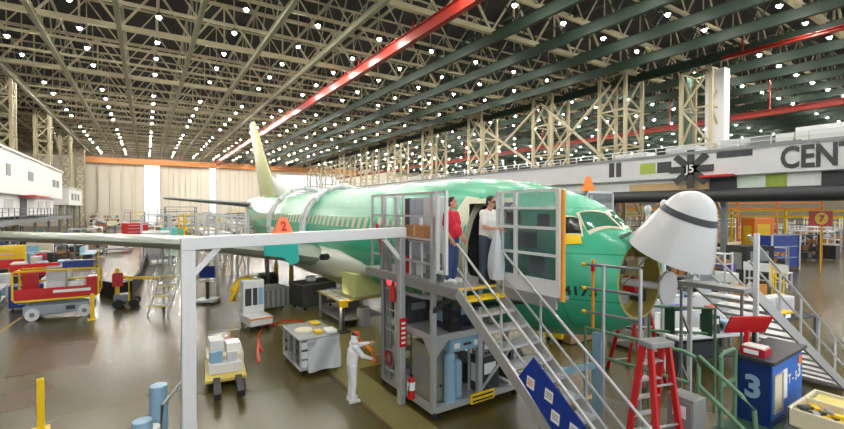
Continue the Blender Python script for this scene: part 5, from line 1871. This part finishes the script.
def p_stand(m_f, m_r, w_=3.0, d_=1.4, h_=2.2):
    o = thing('work_stand', '', 'platform')
    for a in (-1, 1):
        for b_ in (-1, 1):
            MB().b2((a * w_ / 2 - .05, b_ * d_ / 2 - .05, 0), (a * w_ / 2 + .05, b_ * d_ / 2 + .05, h_ + 1)).build('post', m_f, o)
    MB().b2((-w_ / 2, -d_ / 2, h_ - .1), (w_ / 2, d_ / 2, h_)).build('deck', m_f, o)
    for z in (h_ + .5, h_ + 1):
        MB().bar((-w_ / 2, -d_ / 2, z), (w_ / 2, -d_ / 2, z), .05).bar((-w_ / 2, d_ / 2, z), (w_ / 2, d_ / 2, z), .05).bar((-w_ / 2, -d_ / 2, z), (-w_ / 2, d_ / 2, z), .05).bar((w_ / 2, -d_ / 2, z), (w_ / 2, d_ / 2, z), .05).build('guard_rail', m_r, o)
    MB().bar((-w_ / 2, -d_ / 2, .1), (w_ / 2, -d_ / 2, h_ - .1), .05).bar((w_ / 2, -d_ / 2, .1), (-w_ / 2, -d_ / 2, h_ - .1), .05).build('cross_brace', m_f, o)
    for k in range(5):
        MB().b2((w_ / 2 + .1 + .2 * (4 - k) - .1, -.35, h_ * (k + 1) / 6 - .04), (w_ / 2 + .1 + .2 * (4 - k) + .12, .35, h_ * (k + 1) / 6)).build('step', m_f, o)
    return o


PROTO = {}
TAKEN = [(AX, 8.6, .8), (AX - 2.86, 23.4, 1.0), (AX + 2.86, 23.4, 1.0), (-3.1, 23.3, 2.0), (-.75, 23.8, 1.2), (3.45, 17.1, 1), (5, 19.6, 1.3), (6.3, 19.2, 1.2), (6.9, 16, 1.6)]
TAKEN += [(43, y_, 2.2) for y_ in (27.5, 37, 50, 63, 76, 89, 102, 115, 128)] + [(44.8, 20.2, 2.2)] + [(MX + 1.2, y_ + .2, .4) for y_ in range(6, 120, 9)] + [(-12.6, 104, 1.2), (-12.6, 125, 1.2)]
TAKEN += [(-10.5, y_ + .1, .4) for y_ in range(40, 90, 8)] + [(45.8, y_, .4) for y_ in range(6, 71, 4)] + [(47.05, y_, .4) for y_ in range(12, 31, 3)]
TAKEN += [(18.4, 13.4, 1.6), (17.0, 13, .6)]
RAD = {'bench': 1.42, 'rack': 1.2, 'cab': .95, 'bin': .9, 'stand': 2.7}


def free(x, y, r):
    return all((x - a) ** 2 + (y - b_) ** 2 > (r + q_) ** 2 for a, b_, q_ in TAKEN)


COLN = {'white': WHITE, 'grey': STEEL, 'pale grey': MEZZ, 'blue': BLUE, 'red': RED, 'yellow': YEL, 'dark grey': DARK, 'cream': CREAM, 'pale blue': LBLUE, 'orange': ORG, 'green': GRN, 'tan': TAN, 'aluminium': ALU, 'purple': PURPLE, 'turquoise': TEAL}


def put(kind, col, x, y, rz, label, group=None, sc=1.0, col2=None):
    key = (kind, col, col2)
    if key not in PROTO:
        m = COLN[col]
        m2 = COLN[col2] if col2 else STEEL
        o = {'bench': lambda: p_bench(m, m2), 'rack': lambda: p_rack(m, m2), 'cab': lambda: p_cab(m, m), 'bin': lambda: p_bin(m, m2), 'stand': lambda: p_stand(m, m2)}[kind]()
        PROTO[key] = o
    else:
        o = copy_tree(PROTO[key])
    o.location = (x, y, 0)
    o.rotation_euler = (0, 0, rz)
    o.scale = (sc, sc, sc)
    o['label'] = label
    if group:
        o['group'] = group
    elif 'group' in o:
        del o['group']
    return o


KN = {'bench': 'workbench', 'rack': 'parts rack', 'cab': 'tool cabinet', 'bin': 'parts bin', 'stand': 'work stand'}


def own(kind, col, x, y, rz, label, sc=1.0, col2=None):
    """a thing singled out by its own label"""
    TAKEN.append((x, y, RAD[kind] * sc))
    return put(kind, col, x, y, rz, label, None, sc, col2)


def zone(seed, n, pxs, ds, cols, kinds, phrase, grp, sc=(1, 1)):
    """fill a patch of floor (seen between two bearings, from one distance to another) with up to n things that do not touch"""
    rg = random.Random(seed)
    done = 0
    for tries in range(n * 40):
        if done >= n:
            break
        d = rg.uniform(*ds)
        q = at_depth(rg.uniform(*pxs), 208, d)
        k = rg.choice(kinds)
        f_ = rg.uniform(*sc)
        if q.y > 134 or not free(q.x, q.y, RAD[k] * f_ * .8) or (3.2 < q.x < 13 and 4 < q.y < 45) or (-13 < q.x < 7 and 16 < q.y < 27 and k == 'stand') or (q.x < -9.8 and 36 < q.y < 90 and k in ('stand',)):
            continue
        c = rg.choice(cols)
        c2 = rg.choice(['grey', 'white', 'yellow', 'dark grey', 'blue'])
        TAKEN.append((q.x, q.y, RAD[k] * f_ * .8))
        put(k, c, q.x, q.y, rg.choice([0, PI / 2]) + rg.uniform(-.15, .15), '%s %s with %s trim %s' % (c, KN[k], c2, phrase), '%ss %s' % (KN[k], grp), f_, c2)
        done += 1


# singled-out ones first
own('cab', 'yellow', at_depth(4, 208, 29).x, at_depth(4, 208, 29).y, .1, 'yellow tool cabinet at the edge of the crowded bay by the wing', 1.5)
own('cab', 'red', -1.2, 66, 0, 'long red cabinet standing far off between the wing and the bright doors', 2.0)
own('stand', 'yellow', 4.6, 47, .2, 'yellow work stand just beyond the tailplane tip', 1.2, 'yellow')
own('cab', 'turquoise', 2.6, 58, .1, 'turquoise tool cabinet far along the aisle beyond the wing', 1.7)
for i, (x, y, c, l) in enumerate(((4.3, 29.3, 'aluminium', 'aluminium railed dock under the rear fuselage between wing and fin'), (4.2, 34.6, 'white', 'white railed tail dock under the fin root'), (4.2, 40.2, 'aluminium', 'aluminium tail dock under the tailplane root'),
                                  (.6, 37.4, 'pale grey', 'pale grey dock under the middle of the tailplane'), (13.5, 30, 'aluminium', 'aluminium dock on the hidden side of the tail'))):
    own(*('stand', c, x, y, PI / 2, l), 1.25, 'aluminium')
BA, BB = at_z(692, 316, .95), at_z(702, 332, .95)
own('bench', 'pale grey', BA.x, BA.y, R(-20), 'pale grey cluttered workbench behind the green barrier, the one farther from the nose', 1.0, 'grey')
own('bench', 'white', BB.x, BB.y, R(-20), 'white cluttered workbench behind the green barrier, the one closer to it', 1.0, 'dark grey')
for (px, py, r) in ((787, 268, 2.0), (750, 278, 1.6), (778, 302, 2.0), (742, 314, .7), (757, 314, .7)):
    q = at_z(px, py, 0)
    TAKEN.append((q.x, q.y, r))
TAKEN += [(at_z(793, 262, 0).x + 1.5, at_z(793, 262, 0).y + 3, 1.8), (18.4, 5.9, 1.6), (at_z(668, 330, 0).x, at_z(668, 330, 0).y, .6), (10.9, 6.5, 1.0)]
zone(1, 60, (-12, 64), (19.0, 33), ['white', 'grey', 'red', 'pale grey', 'dark grey', 'pale blue', 'blue'], ['bench', 'rack', 'bin', 'cab'], 'in the bay past the scissor lift', 'past the scissor lift', (.75, .95))
zone(2, 36, (-15, 95), (34, 62), ['white', 'pale grey', 'grey', 'pale blue', 'dark grey', 'cream'], ['bench', 'rack', 'cab', 'bin'], 'along the aisle below the white office block', 'below the office block', (.9, 1.2))
zone(3, 56, (88, 258), (52, 130), ['white', 'pale grey', 'aluminium', 'grey', 'cream'], ['stand', 'rack', 'stand', 'bench', 'cab'], 'far down the hall by the bright doors', 'far down the hall', (1.0, 1.5))
zone(8, 14, (262, 345), (60, 125), ['white', 'aluminium', 'grey', 'tan'], ['stand', 'rack', 'bench'], 'far off beyond the tail fin', 'beyond the tail fin', (1.1, 1.6))
zone(4, 12, (203, 262), (25, 45), ['white', 'grey', 'tan', 'pale grey', 'cream', 'purple'], ['bench', 'bin', 'cab'], 'beyond the wing beside the tail docks', 'beside the tail docks', (.8, 1.0))
zone(5, 50, (628, 738), (12.5, 26), ['white', 'grey', 'dark grey', 'aluminium', 'pale blue', 'purple'], ['bench', 'rack', 'bin', 'cab'], 'behind the open nose and the far stair', 'behind the open nose', (.75, .95))
zone(6, 46, (738, 850), (37, 66), ['white', 'grey', 'dark grey', 'aluminium', 'pale grey', 'tan', 'cream'], ['bench', 'rack', 'stand', 'cab'], 'below the lettered grey mezzanine', 'below the mezzanine', (.95, 1.2))
zone(7, 9, (735, 775), (25, 36), ['white', 'grey', 'dark grey', 'aluminium', 'pale grey'], ['bench', 'rack', 'cab'], 'beside the big blue curtained rack', 'beside the blue rack', (.85, 1.0))
zone(9, 30, (560, 735), (27, 62), ['white', 'grey', 'aluminium', 'cream', 'pale grey'], ['stand', 'rack', 'bench'], 'far off beyond the cockpit', 'in the next bay', (.95, 1.3))
# singled-out things beyond the stair
q = at_z(787, 268, 0)
bc_ = thing('curtained_rack', 'big blue curtained rack standing in the aisle under the mezzanine', 'rack', (q.x - 1.5, q.y, 0), R(-20))
for a in (-1.25, 1.25):
    for b_ in (-.5, .5):
        MB().b2((a - .05, b_ - .05, 0), (a + .05, b_ + .05, 2.6)).build('post', ALU, bc_)
MB().b2((-1.2, -.48, .25), (1.2, .48, 2.5)).build('curtain', BLUE, bc_)
for z in (.9, 1.7, 2.55):
    MB().b2((-1.28, -.54, z), (1.28, -.5, z + .06)).build('cross_rail', LBLUE, bc_)
q = at_z(750, 278, 0)
machine_box('black_test_rack', 'black test rack with pale top standing next to the big blue rack', 'equipment', (q.x, q.y, 0), (2.2, 1.4, 2.1), BLACK, STEEL, R(-20))
so = thing('seven_sign', 'red hanging sign with yellow disc and red digit 7 above the shop floor', 'sign', tuple(at_depth(821, 226, 30)), R(-40))
MB().b2((-.72, -.04, 0), (.72, .04, 1.05)).build('board', RED, so)
MB().cyl((0, -.06, .52), (0, -.04, .52), .42, .42, 24).build('disc', YEL, so)
dd_ = MB()
place_text(dd_, '7', .6, (0, -.065, .5), (1, 0, 0), (0, 0, 1), .004, .03)
dd_.build('digit', RED, so)
MB().b2((-.03, -.03, -3.6), (.03, .03, 0)).build('pole', YEL, so)
MB().b2((-.75, -.06, 1.05), (.75, .06, 1.12)).build('top_rail', YEL, so)
om = machine_box('orange_machine', 'orange rounded machine behind the blue curtained rack', 'machine', tuple(at_z(793, 262, 0) + Vector((1.5, 3, 0))), (2.0, 1.4, 3.6), ORG, YEL, R(-25))
yr = MB()
for z in (4.2, 3.7):
    yr.b2((45.7, 6, z), (45.85, 70, z + .16))
for y in range(6, 71, 4):
    yr.b2((45.7, y, 0), (45.85, y + .15, 4.3))
tag(yr.build('yellow_guard_rail', YEL), 'long yellow guard rail running under the dark edge of the mezzanine', 'guard rail')
yr = MB()
for z in (4.9, 5.4, 4.4):
    yr.b2((47.0, 12, z), (47.1, 30, z + .1))
for y in range(12, 31, 3):
    yr.b2((47, y, 0), (47.1, y + .1, 5.5))
tag(yr.build('orange_guard_rail', ORG), 'orange railed gallery seen between the mezzanine underside and the yellow rail', 'guard rail')
# table with display boxes
tb = thing('display_table', 'low dark table carrying two white monitor boxes on the open floor', 'table', (18.4, 5.9, 0), R(-12))
MB().b2((-1.0, -.7, .78), (1.2, .7, .84)).build('top', DARK, tb)
for a in (-.9, 1.1):
    for b_ in (-.6, .6):
        MB().b2((a - .04, b_ - .04, 0), (a + .04, b_ + .04, .78)).build('leg', STEEL, tb)
for i, (x, y, l) in enumerate(((18.0, 6.2, 'white monitor box on the low dark table, nearer the stair'), (18.9, 5.95, 'white monitor box on the low dark table, farther from the stair'))):
    o = thing('monitor_box', l, 'box', (x, y, .845), R(-12), 'monitor boxes on the low table')
    MB().b2((-.4, -.25, 0), (.4, .25, .55)).build('body', WHITE, o, bevel=.02)
    MB().b2((-.33, -.262, .1), (.33, -.25, .45)).build('screen', MEZZ, o)
yc = thing('yellow_case', 'yellow topped instrument with small blue screen at the table edge', 'equipment', (17.9, 5.55, .845), R(-12))
MB().b2((-.35, -.15, 0), (.35, .15, .14)).build('body', DARK, yc)
MB().b2((-.36, -.16, .14), (.36, .16, .2)).build('lid', YEL, yc)
MB().b2((-.1, -.155, .02), (.15, -.15, .12)).build('screen', SCREEN, yc)
# orange panels and yellow barrier behind the far stair
q = at_z(748, 318, 0)
for i, (px, l) in enumerate(((742, 'orange plywood panel standing behind the far stair, nearer the nose cone'), (757, 'orange plywood panel behind the far stair, nearer the yellow barrier'))):
    q = at_z(px, 314, 0)
    o = MB().b2((-.45, -.05, .02), (.45, .05, 1.25)).build('plywood_sheet', mat('amber_panel', (206, 136, 48), .55), bevel=.01)
    o.location = (q.x, q.y, 0)
    o.rotation_euler = (0, 0, R(-30))
    tag(o, l, 'panel', 'orange panels behind the far stair')
q = at_z(778, 302, 0)
yb_ = thing('yellow_barrier', 'pale yellow barrier frame with cream end board near the black test rack', 'barrier', (q.x, q.y, 0), R(28))
for z in (.5, 1.1, 1.5):
    MB().b2((-1.3, -.03, z), (1.0, .03, z + .07)).build('rail', YEL, yb_)
for x in (-1.3, -.5, .3, 1.0):
    MB().b2((x - .03, -.03, 0), (x + .03, .03, 1.57)).build('post', YEL, yb_)
MB().b2((1.0, -.06, .5), (1.5, .06, 1.75)).build('end_board', CREAM, yb_)
# loose equipment on the benches behind the green railing
def on_bench(c, u, v):
    a = R(-20)
    return (c.x + u * math.cos(a) - v * math.sin(a), c.y + u * math.sin(a) + v * math.cos(a), .952)


for (c, u, v, d, m, nm, l) in ((BA, -.7, -.1, (.5, .3, .4), PURPLE, 'purple_bin', 'purple bin on the farther bench behind the green barrier'), (BA, .1, -.1, (.55, .3, .25), WHITE, 'white_device', 'white device with dark lens on the farther bench behind the green barrier'),
                               (BA, .75, -.1, (.4, .3, .3), RED, 'red_box', 'red box on the farther bench behind the green barrier'), (BB, -.6, -.1, (.8, .4, .12), PAPER, 'paper_stack', 'stack of white sheets on the closer bench behind the green barrier'),
                               (BB, .2, -.1, (.3, .4, .5), DARK, 'dark_case', 'dark upright case on the closer bench behind the green barrier'), (BB, .75, -.1, (.4, .4, .3), LBLUE, 'pale_blue_bin', 'pale blue bin on the closer bench behind the green barrier')):
    machine_box(nm, l, 'equipment', on_bench(c, u, v), d, m, DARK if m != DARK else PAPER, R(-20))
q = at_z(668, 330, 0)
ys = thing('yellow_bag_stand', 'small stand holding a rumpled yellow bag below the white radar dish', 'stand', (q.x, q.y, 0))
MB().b2((-.4, -.3, .95), (.4, .3, 1.0)).build('top', STEEL, ys)
for a in (-.35, .35):
    for b_ in (-.25, .25):
        MB().b2((a - .025, b_ - .025, 0), (a + .025, b_ + .025, .95)).build('leg', STEEL, ys)
o = tag(MB().sphere((0, 0, .12), (.35, .25, .12), 14, 8).build('yellow_bag', YEL, smooth=True), 'rumpled yellow bag on the small stand below the white radar dish', 'bag')
o.location = (q.x, q.y, 1.002)

# white posts and jibs behind the nose cone
for (px, py, d, l) in ((648, 232, 11.5, 'white jib post with rounded head rising behind the hinge of the nose cone'), (664, 228, 11.0, 'white stubby post leaning behind the top of the nose cone')):
    q = at_depth(px, py, d)
    o = thing('jib_post', l, 'post', (q.x, q.y, 0))
    MB().cyl((0, 0, 0), (0, 0, q.z + .55), .07, .05, 12).build('mast', WHITE, o, smooth=True)
    MB().sphere((0, 0, q.z + .6), (.09, .09, .13), 14, 9).build('head', WHITE, o, smooth=True)
    if px == 648:
        MB().bar((-.35, 0, q.z + .74), (.35, 0, q.z + .76), .05).build('arm', DARK, o)
    else:
        MB().cyl((0, 0, q.z + .35), (.25, -.12, q.z + .7), .09, .11, 12).build('arm', WHITE, o, smooth=True)

# cream tub with yellow contents near the camera, on a trolley
TX, TY, TZ = 8.5, 2.05, 1.3
tt = thing('tub_trolley', 'steel trolley carrying the cream tub of yellow parts', 'trolley', (TX, TY, 0))
MB().b2((-.6, -.36, TZ - .05), (.6, .36, TZ)).build('top', STEEL, tt)
for a in (-.55, .55):
    for b_ in (-.32, .32):
        MB().b2((a - .03, b_ - .03, .12), (a + .03, b_ + .03, TZ - .05)).build('leg', STEEL, tt)
casters(tt, .55, .32, .06)
tu = thing('cream_tub', 'cream plastic tub full of yellow parts beside the blue podium', 'tub', (TX, TY, TZ + .005))
mb = MB()
W2, D2, H2, th_ = .58, .34, .27, .04
mb.b2((-W2, -D2, 0), (W2, D2, .03)).b2((-W2, -D2, 0), (W2, -D2 + th_, H2)).b2((-W2, D2 - th_, 0), (W2, D2, H2)).b2((-W2, -D2, 0), (-W2 + th_, D2, H2)).b2((W2 - th_, -D2, 0), (W2, D2, H2))
mb.b2((.06, -D2, 0), (.10, D2, H2))
mb.build('tub', CREAM, tu, bevel=.01)
MB().b2((.13, -.27, .03), (.51, .27, .24)).build('yellow_foam', mat('pale_yellow_foam', (238, 222, 130), .7, 0, .08, 5), tu, bevel=.03)
rg = random.Random(4)
MB().b2((-.52, -.28, .03), (.04, .28, .15)).build('yellow_foam', YEL, tu, bevel=.03)
for k in range(9):
    a = (rg.uniform(-.45, -.05), rg.uniform(-.24, .24))
    MB().box((a[0], a[1], .17 + .012 * k), (rg.uniform(.1, .24), rg.uniform(.05, .1), .04), rg.uniform(0, 3)).build('part', (YEL, DARK, ALU_D)[k % 3], tu, bevel=.008)
# bits by the portal's aisle leg
bx_ = thing('hose_trolley', 'narrow trolley of pale blue and white canisters at the aisle leg of the portal', 'trolley', (.12, 8.75, 0), R(-20))
bx_.scale = (1.2, 1.2, 1.45)
MB().b2((-.3, -.55, .1), (.3, .55, .16)).build('base', DARK, bx_)
for i, (y, m, h_) in enumerate(((-.35, LBLUE, .7), (-.05, PAPER, .5), (.25, LBLUE, .9))):
    MB().cyl((-.05, y, .16), (-.05, y, h_), .13, .12, 14).build('canister', m, bx_, smooth=True)
MB().tube([(.2, -.5, .16), (.25, -.5, .9), (.25, .5, .9), (.2, .5, .16)], .02, 8).build('handle', STEEL, bx_, smooth=True)
MB().tube([(-.2, -.6, .05), (-.45, -.9, .05), (-.3, -1.2, .05), (-.6, -1.5, .05)], .03, 8).build('black_hose', BLACK, bx_, smooth=True)
casters(bx_, .25, .45, .05)
# parts under the far side of the platform near the nose
q = at_z(560, 340, 0)
yp = thing('yellow_wheel_chock_cart', 'yellow cart in the shade under the nose between the two stairs', 'cart', (q.x, q.y, 0), R(15))
MB().b2((-.5, -.3, .15), (.5, .3, .55)).build('body', YEL, yp, bevel=.04)
MB().b2((-.5, -.25, .55), (-.2, .25, .8)).build('motor_cover', DARK, yp, bevel=.03)
casters(yp, .4, .22)
q = at_z(590, 345, 0)
tag(MB().b2((-.6, -.35, .02), (.6, .35, .65)).build('tan_crate', mat('tan_crate', (176, 136, 104), .6), bevel=.02), 'tan crate on the floor in the shade under the nose', 'crate').location = (q.x, q.y + .6, 0)
